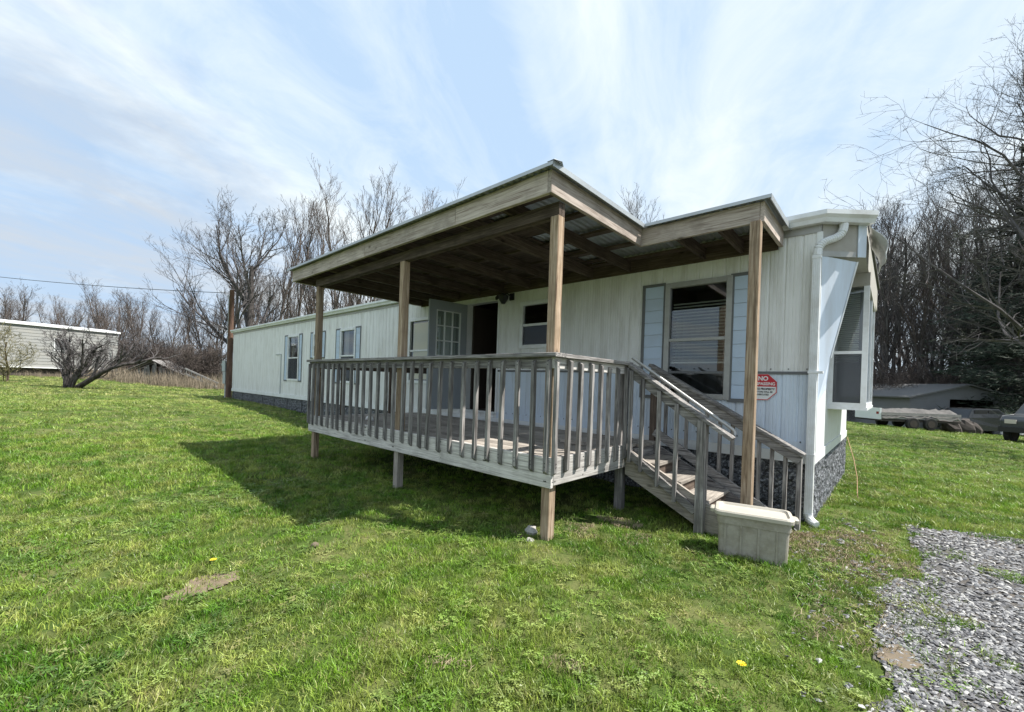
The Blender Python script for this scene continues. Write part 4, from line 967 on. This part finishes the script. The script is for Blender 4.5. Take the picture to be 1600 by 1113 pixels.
# low dark many-stemmed tree on the lawn
lowt = MB(); 
def lowtree():
    tv, tf, cv, cf = [], [], [], []
    for i, (dx, dy, L, r) in enumerate([(2.1, .15, 4.9, .13), (.25, .3, 3.4, .09), (-.3, .2, 3.2, .085), (-.75, -.2, 3.1, .07), (.65, -.4, 3.4, .08), (1.2, .4, 4.0, .08), (0., -.3, 3., .07), (1.6, -.3, 3.6, .06), (-1.1, .3, 2.4, .05)]):
        (a, b), (c_, d_) = grow_mesh(300+i, L*1.0, r, .22, 0, .34, .9, 36, lv=3, nch=(9, 5, 4, 2), tmin=.008, wob=.15, lean=(dx, dy))
        o_ = len(tv); tv += a; tf += [tuple(k+o_ for k in f_) for f_ in b]; o_ = len(cv); cv += c_; cf += [tuple(k+o_ for k in f_) for f_ in d_]
    return MB().add(tv, tf).mesh('trunk', 'bark_dark', smooth=True), MB().add(cv, cf).mesh('crown', 'twig_dark')
lt = lowtree(); p = gp(105, 19.); place_tree(lt, p, .98, YAW, 'low dark many-stemmed tree leaning right on the lawn before the white building')
# hedge-like olive bush at the left edge
bush = [tree_meshes('bark_brown', 'twig_olive', 400+i, 2.6, .05, .05, 0, .6, .6, 50, lv=3, nch=(22, 7, 4, 2), tmin=.007, wob=.2) for i in range(2)]
brush = [tree_meshes('bark_brown', 'twig_mauve', 420+i, 3.2, .04, .05, 0, .55, .8, 40, lv=2, nch=(20, 8, 5), tmin=.009, wob=.2) for i in range(2)]
place_tree(bush[0], gp(8, 21), 1.05, 0, 'olive brown bush at the left edge before the white building', 'olive bushes by the white building', 'bush', 'bush')
place_tree(bush[1], gp(-22, 20), 1.1, 1., 'olive brown bush cut by the left edge of the picture', 'olive bushes by the white building', 'bush', 'bush')
# right woods: dark trees, nearer ones as things
k = 0; spots = []
for px, d, s in [(q_[0], q_[1], q_[2]*(1.17 if q_[0] < 1420 else 1.06)) for q_ in [(1290, 40, 1.08), (1318, 36, .95), (1345, 38, 1.05), (1368, 33, .96), (1385, 36, 1.08), (1402, 32, .95), (1420, 38, 1.12), (1438, 31, 1.0), (1458, 35, 1.15), (1475, 30, 1.0), (1495, 34, 1.15), (1512, 29.5, 1.02), (1532, 33, 1.2), (1552, 30, 1.1), (1572, 34, 1.25), (1592, 30, 1.15), (1615, 33, 1.3), (1640, 30, 1.2), (1330, 44, 1.15), (1375, 45, 1.25), (1428, 44, 1.3), (1480, 45, 1.35), (1540, 44, 1.4), (1600, 42, 1.4)]]:
    lab = ['bare dark tree standing in the wood, %s' % t for t in ('over the hood of the bay window', 'first right of the bay window hood', 'right beside the white bay window', 'just right of the bay window', 'above the left end of the tarp-covered trailer', 'over the white end of the trailer', 'above the middle of the trailer', 'slightly right of the trailer middle', 'over the right half of the trailer', 'at the right end of the trailer', 'behind the left slope of the garage', 'left of the garage ridge', 'over the garage ridge', 'right of the garage ridge', 'above the white garage door', 'behind the dark pickup', 'at the right picture edge', 'partly beyond the right picture edge', 'deeper behind the bay window hood', 'deep behind the bay window frame', 'deep above the trailer middle', 'deep behind the garage left slope', 'deep behind the garage ridge', 'deep at the right picture edge')][k]
    place_tree((slim if k % 3 == 1 else dark)[k % 4], gp(px, d), s, k*1.7, lab, 'bare trees of the wood on the right'); k += 1
# far woods as one mass
libt = bpy.data.collections.new('woods_library')
def joined(me2, name):
    a, b = me2; mb = MB()
    for me in (a, b):
        vv = np.empty(len(me.vertices)*3, np.float32); me.vertices.foreach_get('co', vv); mb.add(vv.reshape(-1, 3).tolist(), [tuple(p_.vertices) for p_ in me.polygons])
    return mb.mesh(name, b.materials[0].name)
jt = [joined(slim[0], 'w0'), joined(slim[1], 'w1'), joined(dark[0], 'w2'), joined(dark[1], 'w3')]
wl = libcol('far_woods', jt)
xs, ys, ss, ii = [], [], [], []
for j in range(44):
    px = random.uniform(1240, 1900); d = random.uniform(38, 62); p = gp(px, d); xs.append(p[0]); ys.append(p[1]); ss.append(random.uniform(.85, 1.2)*d/44); ii.append(random.choice([2, 3]))
for j in range(70):
    px = random.uniform(-200, 700); d = random.uniform(50, 75); p = gp(px, d); xs.append(p[0]); ys.append(p[1]); ss.append((random.uniform(.55, .75) if px < 330 else random.uniform(.8, 1.05))*(d/60)*1.0); ii.append(random.choice([0, 1]))
xs, ys = np.array(xs), np.array(ys)
scatter('far_woods', np.stack([xs, ys, gh(xs, ys)], 1), np.stack([xs*0, xs*0, rng.uniform(0, 6.28, len(xs))], 1), np.array(ss), np.array(ii), wl)
# undergrowth under the woods and along the left edge
ul = libcol('undergrowth', [joined(brush[0], 'u0'), joined(brush[1], 'u1')])
xs, ys, ss = [], [], []
for j in range(240):
    px = random.uniform(1300, 1900); d = random.uniform(27.5, 42); p = gp(px, d); xs.append(p[0]); ys.append(p[1]); ss.append(random.uniform(.7, 1.5))
xs, ys = np.array(xs), np.array(ys)
ug = scatter('undergrowth', np.stack([xs, ys, gh(xs, ys)], 1), np.stack([xs*0, xs*0, rng.uniform(0, 6.28, len(xs))], 1), np.array(ss), rng.integers(0, 2, len(xs)), ul)
xs, ys, ss = [], [], []
for j in range(150):
    px = random.uniform(-60, 360); d = random.uniform(29.5, 40); p = gp(px, d+ (4 if px < 190 else 0)); xs.append(p[0]); ys.append(p[1]); ss.append(random.uniform(.45, 1.1))
xs, ys = np.array(xs), np.array(ys)
scatter('field_brush', np.stack([xs, ys, gh(xs, ys)], 1), np.stack([xs*0, xs*0, rng.uniform(0, 6.28, len(xs))], 1), np.array(ss), rng.integers(0, 2, len(xs)), ul)
# dry reeds along the field edge
def reed(seed):
    me = blade_clump(26, 1.0, .45, .02, seed, .25); me.materials[0] = MATS['reed_brown']; return me
rl = libcol('reeds', [reed(31), reed(32), reed(33)])
xs, ys, ss = [], [], []
for j in range(420):
    px = random.uniform(-40, 372); d = random.uniform(26.3, 31) + (random.uniform(0, 3) if px < 190 else 0); p = gp(px, d); xs.append(p[0]); ys.append(p[1]); ss.append(random.uniform(.4, 1.15)*(.45 if px < 120 else 1.))
xs, ys = np.array(xs), np.array(ys)
scatter('dry_reeds', np.stack([xs, ys, gh(xs, ys)], 1), np.stack([rng.normal(0, .1, len(xs)), xs*0, rng.uniform(0, 6.28, len(xs))], 1), np.array(ss), rng.integers(0, 3, len(xs)), rl)
# pines
def pine_meshes(seed, h, r0, base, w_):
    rn = random.Random(seed); tb = MB(); tb.tube([(0,0,-.3), (0,0,h*.5), (0,0,h)], [r0, r0*.6, .02], 8); cv, cf = [], []; nb_ = 0
    z_ = base
    while z_ < h:
        t = (z_-base)/(h-base); L = w_*(1-t)**.8*rn.uniform(.7, 1.15)+.3
        for b in range(5):
            a = rn.uniform(0, 6.28); c_, s_ = math.cos(a), math.sin(a); e = Vector((c_*L, s_*L, -.12*L+.25*t*L)); o_ = Vector((0,0,z_+rn.uniform(-.2, .2)))
            tb.tube([o_, o_+e*.6+Vector((0,0,.02*L)), o_+e], [.035, .02, .008], 4, cap=False)
            for q in range(int(15*L)+4):
                u_ = rn.uniform(.15, 1.05); c0 = o_+e*u_+Vector((rn.gauss(0, .16*L*.5), rn.gauss(0, .16*L*.5), rn.gauss(0, .10)))
                for r_ in range(4):
                    d = Vector((rn.gauss(0, 1), rn.gauss(0, 1), rn.gauss(-.1, .6))).normalized()*rn.uniform(.14, .30); n_ = d.orthogonal().normalized()*rn.uniform(.012, .028)
                    k_ = len(cv); cv.extend([tuple(c0-n_), tuple(c0+n_), tuple(c0+d)]); cf.append((k_, k_+1, k_+2))
        z_ += rn.uniform(.28, .42)
    return tb.mesh('trunk', 'bark_dark'), MB().add(cv, cf).mesh('crown', 'pine_needles')
pine = pine_meshes(5, 13., .2, 1.2, 3.4)
for px, d, s, lb in ((1584, 25.8, (1.45, 1.45, 1.38), 'tall dark evergreen pine behind the pickup at the right edge'), (1665, 24, 1.5, 'dark evergreen pine half cut off by the right picture edge'), (1540, 29, .98, 'shorter dark evergreen pine above the garage roof'), (1496, 32, .78, 'smallest dark evergreen left of the garage ridge'), (1668, 28, 1.2, 'dark evergreen mostly beyond the right picture edge')):
    place_tree(pine, gp(px, d), s, px*1., lb, 'dark evergreens behind the garage', 'pine_tree')
# near bare tree beyond the right edge, its branches reaching into the picture
near = tree_meshes('bark_dark', 'twig_dark', 77, 13.5, .13, .16, 0, .36, .5, 52, lv=3, nch=(32, 9, 6, 3), tmin=.0045, wob=.13, droop=.3)
place_tree(near, gp(1722, 11.2), 1.12, 2.2, 'nearest bare tree, its thin branches reaching in from the right edge against the sky')

# ------------------------------------------------------------------ utility pole, wire
pb = at(357, 621, 18.4); pb = (float(pb[0]), float(pb[1]), g1(pb[0], pb[1]))
pole = thing('utility_pole', 'brown wooden service pole with grey meter box at the far end of the mobile home', 'pole', pb)
MB().tube([(0,0,-.2), (0,0,2.5), (.02,0,4.72)], [.125, .11, .09], 10).build('pole_shaft', 'pole_wood', pole, smooth=True)
mbx = MB(); mbx.box((-.14, -.24, 1.15), (.14, -.10, 1.62)).box((-.11, -.22, .62), (.11, -.10, 1.14)); mbx.tube([(0,-.24,1.45), (0,-.32,1.45)], .085, 12)
mo = mbx.build('meter_box', 'meter_grey', pole); mo.rotation_euler = (0, 0, rad(-55)); 
cd_ = MB().tube([(0,-.16,-.15), (0,-.16,.64)], .04, 8).tube([(0,-.13,1.6), (0,-.13,4.3), (0,-.16,4.5), (0,-.22,4.45)], .02, 6).build('conduit', 'meter_grey', pole); cd_.rotation_euler = (0, 0, rad(-55))
wa = Vector(at(357, 458, 18.4)); wb = Vector(at(-260, 395, 26)); wm = MB(); pts = []
for i in range(25): t = i/24; q = wa.lerp(wb, t); q.z -= 1.1*4*t*(1-t)*.35; pts.append(q)
o = wm.tube(pts, .014, 5).build('power_line', 'cable_black'); tag(o, 'thin black power line running from the pole to the left edge', 'power line')

# ------------------------------------------------------------------ neighbouring white mobile home at left
A_ = np.array(at(183, 578, 33)); B_ = np.array(at(-120, 578, 24.5)); A2, B2 = Vector((A_[0], A_[1], 0)), Vector((B_[0], B_[1], 0)); L_ = (A2-B2).length; dr = (A2-B2).normalized()
zb_ = 1.36; ang = math.atan2(dr.y, dr.x)
nh = thing('neighbour_home', 'weathered pale mobile home with horizontal lap siding beyond the left lawn edge', 'mobile home', (B2.x, B2.y, 0), ang)
nH = 2.95; nb_ = 14; bh = nH/nb_
lapm = MB().prism([(0, 0, 0), (0, .02, 0), (0, .02, bh), (0, .017, bh)][::-1], (L_, 0, 0)).mesh('siding_board', 'lap_siding')
for i in range(nb_): link('siding_board', lapm, nh, (0, 0, zb_+i*bh))
lape = MB().prism([(0, 0, 0), (-.02, 0, 0), (-.02, 0, bh), (-.004, 0, bh)], (0, 3.6, 0)).mesh('siding_board', 'lap_siding')
for i in range(nb_): link('siding_board', lape, nh, (L_, .02, zb_+i*bh))
MB().box((.02, .022, zb_), (L_-.022, 3.6, zb_+nH)).build('wall', 'lap_siding', nh)
MB().prism([(-.1, -.12, zb_+nH), (-.1, 1.8, zb_+nH+.22), (-.1, 3.72, zb_+nH), (-.1, 3.72, zb_+nH-.12), (-.1, -.12, zb_+nH-.12)][::-1], (L_+.2, 0, 0)).build('roof', 'white_trim', nh)
MB().box((0, -.10, zb_-.06), (L_, .0, zb_)).build('base_trim', 'white_trim', nh)
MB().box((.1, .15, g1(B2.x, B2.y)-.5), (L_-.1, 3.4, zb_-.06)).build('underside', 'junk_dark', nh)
for x_ in (L_*.60,):
    wf = MB(); wf.box((x_, -.03, zb_+1.2), (x_+.9, .01, zb_+2.1)); wo = wf.build('window', 'white_trim', nh)
    MB().box((x_+.06, -.034, zb_+1.26), (x_+.84, -.030, zb_+2.04)).build('pane', 'dark_trim', wo)
# collapsed shed
p = at(240, 600, 30); cs0 = thing('collapsed_shed', 'collapsed weathered grey wooden shed sunk in dry reeds beyond the lawn', 'shed', (float(p[0]), float(p[1]), g1(p[0], p[1])), YAW+rad(8))
bmesh_ = MB().box((0,0,0), (.16,.025,1.)).mesh('plank', 'barn_wood_z')
for i in range(22):
    x_ = -1.9+i*.175; top = 1.45-abs(x_)*.45; link('plank', bmesh_, cs0, (x_, 0, -.1), (rad(random.uniform(-6, 6)), rad(random.uniform(-4, 4)), 0), (1, 1, max(.3, top+.1)*random.uniform(.85, 1)))
for s_ in (-1, 1):
    for j in range(9):
        b_ = MB().beam((0, -.25+j*.24, 1.62-.0*j), (s_*2.3, -.25+j*.24, .48+random.uniform(-.05, .05)), .22, .03); b_.build('roof_plank', 'barn_wood_x', cs0)
p = at(312, 604, 27.5); ld = thing('fallen_ladder', 'old grey wooden ladder frame lying slanted in the dry reeds', 'ladder', (float(p[0]), float(p[1]), g1(p[0], p[1])), YAW)
for z_ in (0, .33): MB().beam((-1.0, 0, .95+z_), (1.2, 0, .05+z_), .05, .09).build('side_rail', 'barn_wood_x', ld)
for i in range(7): t = i/6; MB().beam((-.9+2*t, 0, .93-.82*t), (-.9+2*t, 0, 1.22-.82*t), .04, .04, up=(0,1,0)).build('rung', 'barn_wood_z', ld)

# ------------------------------------------------------------------ garage on the right
ga = at(1508, 676, 25); gz0_ = g1(ga[0], ga[1])-.02; gar = thing('garage', 'low grey garage with gabled front, dark open bay and white door at the wood edge', 'garage', (float(ga[0]), float(ga[1]), gz0_), YAW+rad(4))
hw, eh, rh = 3.6, 2.05, 2.85
MB().prism([(-hw, 0, 0), (-1.05, 0, 0), (-1.05, 0, 2.0), (1.9, 0, 2.0), (1.9, 0, 0), (hw+1.6, 0, 0), (hw+1.6, 0, eh-.35), (0, 0, rh), (-hw, 0, eh)], (0, .12, 0)).build('front_wall', 'garage_siding', gar)
lb_ = MB().box((0, -.012, 0), (1, 0, .012)).mesh('siding_line', 'garage_siding')
for i in range(14):
    z_ = .15+i*.14
    link('siding_line', lb_, gar, (1.95, 0, z_), scale=(hw+1.6-1.97, 1, 1)); link('siding_line', lb_, gar, (-hw, 0, z_), scale=(hw-1.07, 1, 1))
MB().box((-hw, .12, 0), (-hw+.1, 6.5, eh)).build('side_wall', 'garage_siding', gar); MB().box((hw+1.5, .12, 0), (hw+1.6, 6.5, eh-.35)).build('side_wall', 'garage_siding', gar); MB().box((-hw+.1, 6.4, 0), (hw+1.5, 6.5, eh-.4)).build('back_wall', 'junk_dark', gar)
MB().prism([(-hw-.3, -.25, eh-.06), (0, -.25, rh+.0), (hw+1.9, -.25, eh-.42), (hw+1.9, -.25, eh-.34), (0, -.25, rh+.09), (-hw-.3, -.25, eh+.02)], (0, 6.9, 0)).build('roof', 'roofing', gar)
MB().box((2.25, -.03, .0), (4.4, -.002, 1.72)).build('white_door', 'garage_white', gar)
MB().prism([(2.95, -.034, 1.25), (3.25, -.034, 1.08), (3.55, -.034, 1.25), (3.25, -.034, 1.42)][::-1], (0, -.01, 0)).build('diamond_window', 'black_metal', gar)

# ------------------------------------------------------------------ vehicles at the right
def wheel(par, x_, y_, r_, w_=.2):
    o = MB().tube([(x_, y_-w_/2, r_), (x_, y_-w_/2+.02, r_), (x_, y_+w_/2-.02, r_), (x_, y_+w_/2, r_)], [r_*.92, r_, r_, r_*.92], 20).build('tyre', 'tyre', par)
    MB().tube([(x_, y_-w_/2-.008, r_), (x_, y_+w_/2+.008, r_)], r_*.58, 14).build('rim', 'junk_dark', o)
def car(name, label, cat, p, rz_, prof, wid, mat, wx, wr, glass):
    t = thing(name, label, cat, p, rz_); y0 = -wid/2
    n_ = len(prof); rings = []
    for yy_, ins, dz in ((y0, .10, -.03), (y0+.08, 0, 0), (-y0-.08, 0, 0), (-y0, .10, -.03)):
        rings.append([(a*(1-ins*.12), yy_+(0 if b < .75*max(q[1] for q in prof) else (-.12 if yy_ > 0 else .12)), b+(dz if b > .5 else 0)) for a, b in prof])
    mb = MB(); vs = [p_ for r_ in rings for p_ in r_]; fs = []
    for i in range(3):
        for k_ in range(n_): fs.append((i*n_+k_, i*n_+(k_+1)%n_, (i+1)*n_+(k_+1)%n_, (i+1)*n_+k_))
    fs += [tuple(range(n_)), tuple(range(4*n_-1, 3*n_-1, -1))]
    mb.add(vs, fs).build('body', mat, t, bevel=.03)
    for x_ in wx:
        for s_ in (-1, 1): wheel(t, x_, s_*(wid/2-.08), wr)
    for g_ in glass:
        for s_ in (-1, 1): MB().prism([(a, s_*(wid/2-.075), b) for a, b in g_][::-s_], (0, s_*.012, 0)).build('side_window', 'black_metal', t)
    return t
p = at(1527, 675, 23.2); cr = car('parked_car', 'black hatchback parked side-on before the dark open garage bay', 'car', (float(p[0]), float(p[1]), g1(p[0], p[1])), YAW, [(-1.55, .3), (-1.6, .75), (-1.35, .95), (-1.05, 1.42), (.35, 1.45), (.85, 1.0), (1.5, .88), (1.6, .6), (1.55, .3)], 1.6, 'car_black', (-1.0, 1.0), .30, [[(-1.1, .98), (-.95, 1.36), (-.3, 1.38), (-.3, .98)], [(-.24, .98), (-.24, 1.38), (.3, 1.38), (.7, 1.0)]])
for s_ in (-.55, .55): MB().box((1.56, s_-.14, .62), (1.615, s_+.14, .74)).build('headlight', 'light_lens', cr)
p = at(1416, 671, 21.5); tr_ = thing('utility_trailer', 'long low trailer loaded with a pale torn tarp and dark junk at the wood edge', 'trailer', (float(p[0]), float(p[1]), g1(p[0], p[1])), YAW-rad(2))
MB().box((-1.9, -.8, .38), (1.9, .8, .46)).build('bed', 'junk_dark', tr_)
for s_ in (-.8, .78):
    for z_ in (.5, .68): MB().box((-1.9, s_, z_), (1.9, s_+.025, z_+.14)).build('side_board', 'barn_wood_x', tr_)
MB().box((-1.98, -.78, .46), (-1.9, .78, 1.02)).build('tailgate', 'garage_white', tr_); MB().box((-1.99, -.72, .72), (-1.975, -.58, .84)).build('tail_lamp', 'tail_red', tr_)
for x_ in (-.5, .35):
    for s_ in (-1, 1): wheel(tr_, x_, s_*.88, .30, .16)
tp = MB(); vs = []; nx_ = 26
for i in range(nx_+1):
    for j in range(9): x_ = -1.85+3.7*i/nx_; y_ = -.83+1.66*j/8; e_ = 1-abs(j-4)/4; vs.append((x_, y_, (.55 if j in (0, 8) else .86)+.14*e_+.14*noise.noise(Vector((x_*1.4, y_*1.5, 3)))+.13*noise.noise(Vector((x_*4, y_*4, 1)))))
tp.add(vs, [(i*9+j, (i+1)*9+j, (i+1)*9+j+1, i*9+j+1) for i in range(nx_) for j in range(8)]).build('tarp_cover', 'tarp', tr_, smooth=True)
for i, (x_, y_, s_) in enumerate([(2.35, .1, .42), (2.9, .3, .5), (3.35, -.1, .38)]):
    q = at(1416, 671, 21.5)+AR*x_; o = blob('scrap_heap', s_, 1.1, 'junk_dark', (float(q[0]), float(q[1]), g1(q[0], q[1])+.2), ['dark scrap heap right beside the loaded trailer', 'largest dark scrap heap between trailer and black car', 'dark scrap heap nearest to the parked black car'][i], 'scrap', i*3); o['group'] = 'dark scrap heaps between trailer and car'
p = at(1655, 694, 17.0); tk = car('pickup_truck', 'dark pickup truck with big tyres cut off by the right picture edge', 'pickup truck', (float(p[0]), float(p[1]), g1(p[0], p[1])), YAW+rad(200), [(-2.5, .55), (-2.55, 1.05), (-1.0, 1.08), (-.95, 1.7), (.45, 1.72), (.95, 1.2), (1.9, 1.12), (2.05, .95), (2.05, .5)], 1.85, 'truck_paint', (-1.6, 1.35), .42, [[(-.85, 1.15), (-.85, 1.62), (-.2, 1.64), (-.2, 1.15)], [(-.12, 1.15), (-.12, 1.64), (.38, 1.64), (.78, 1.2)]])
for s_ in (-.62, .62): MB().box((2.0, s_-.16, .82), (2.09, s_+.16, .98)).build('headlight', 'light_lens', tk)
MB().box((2.02, -.92, .48), (2.2, .92, .68)).build('bumper', 'black_metal', tk)
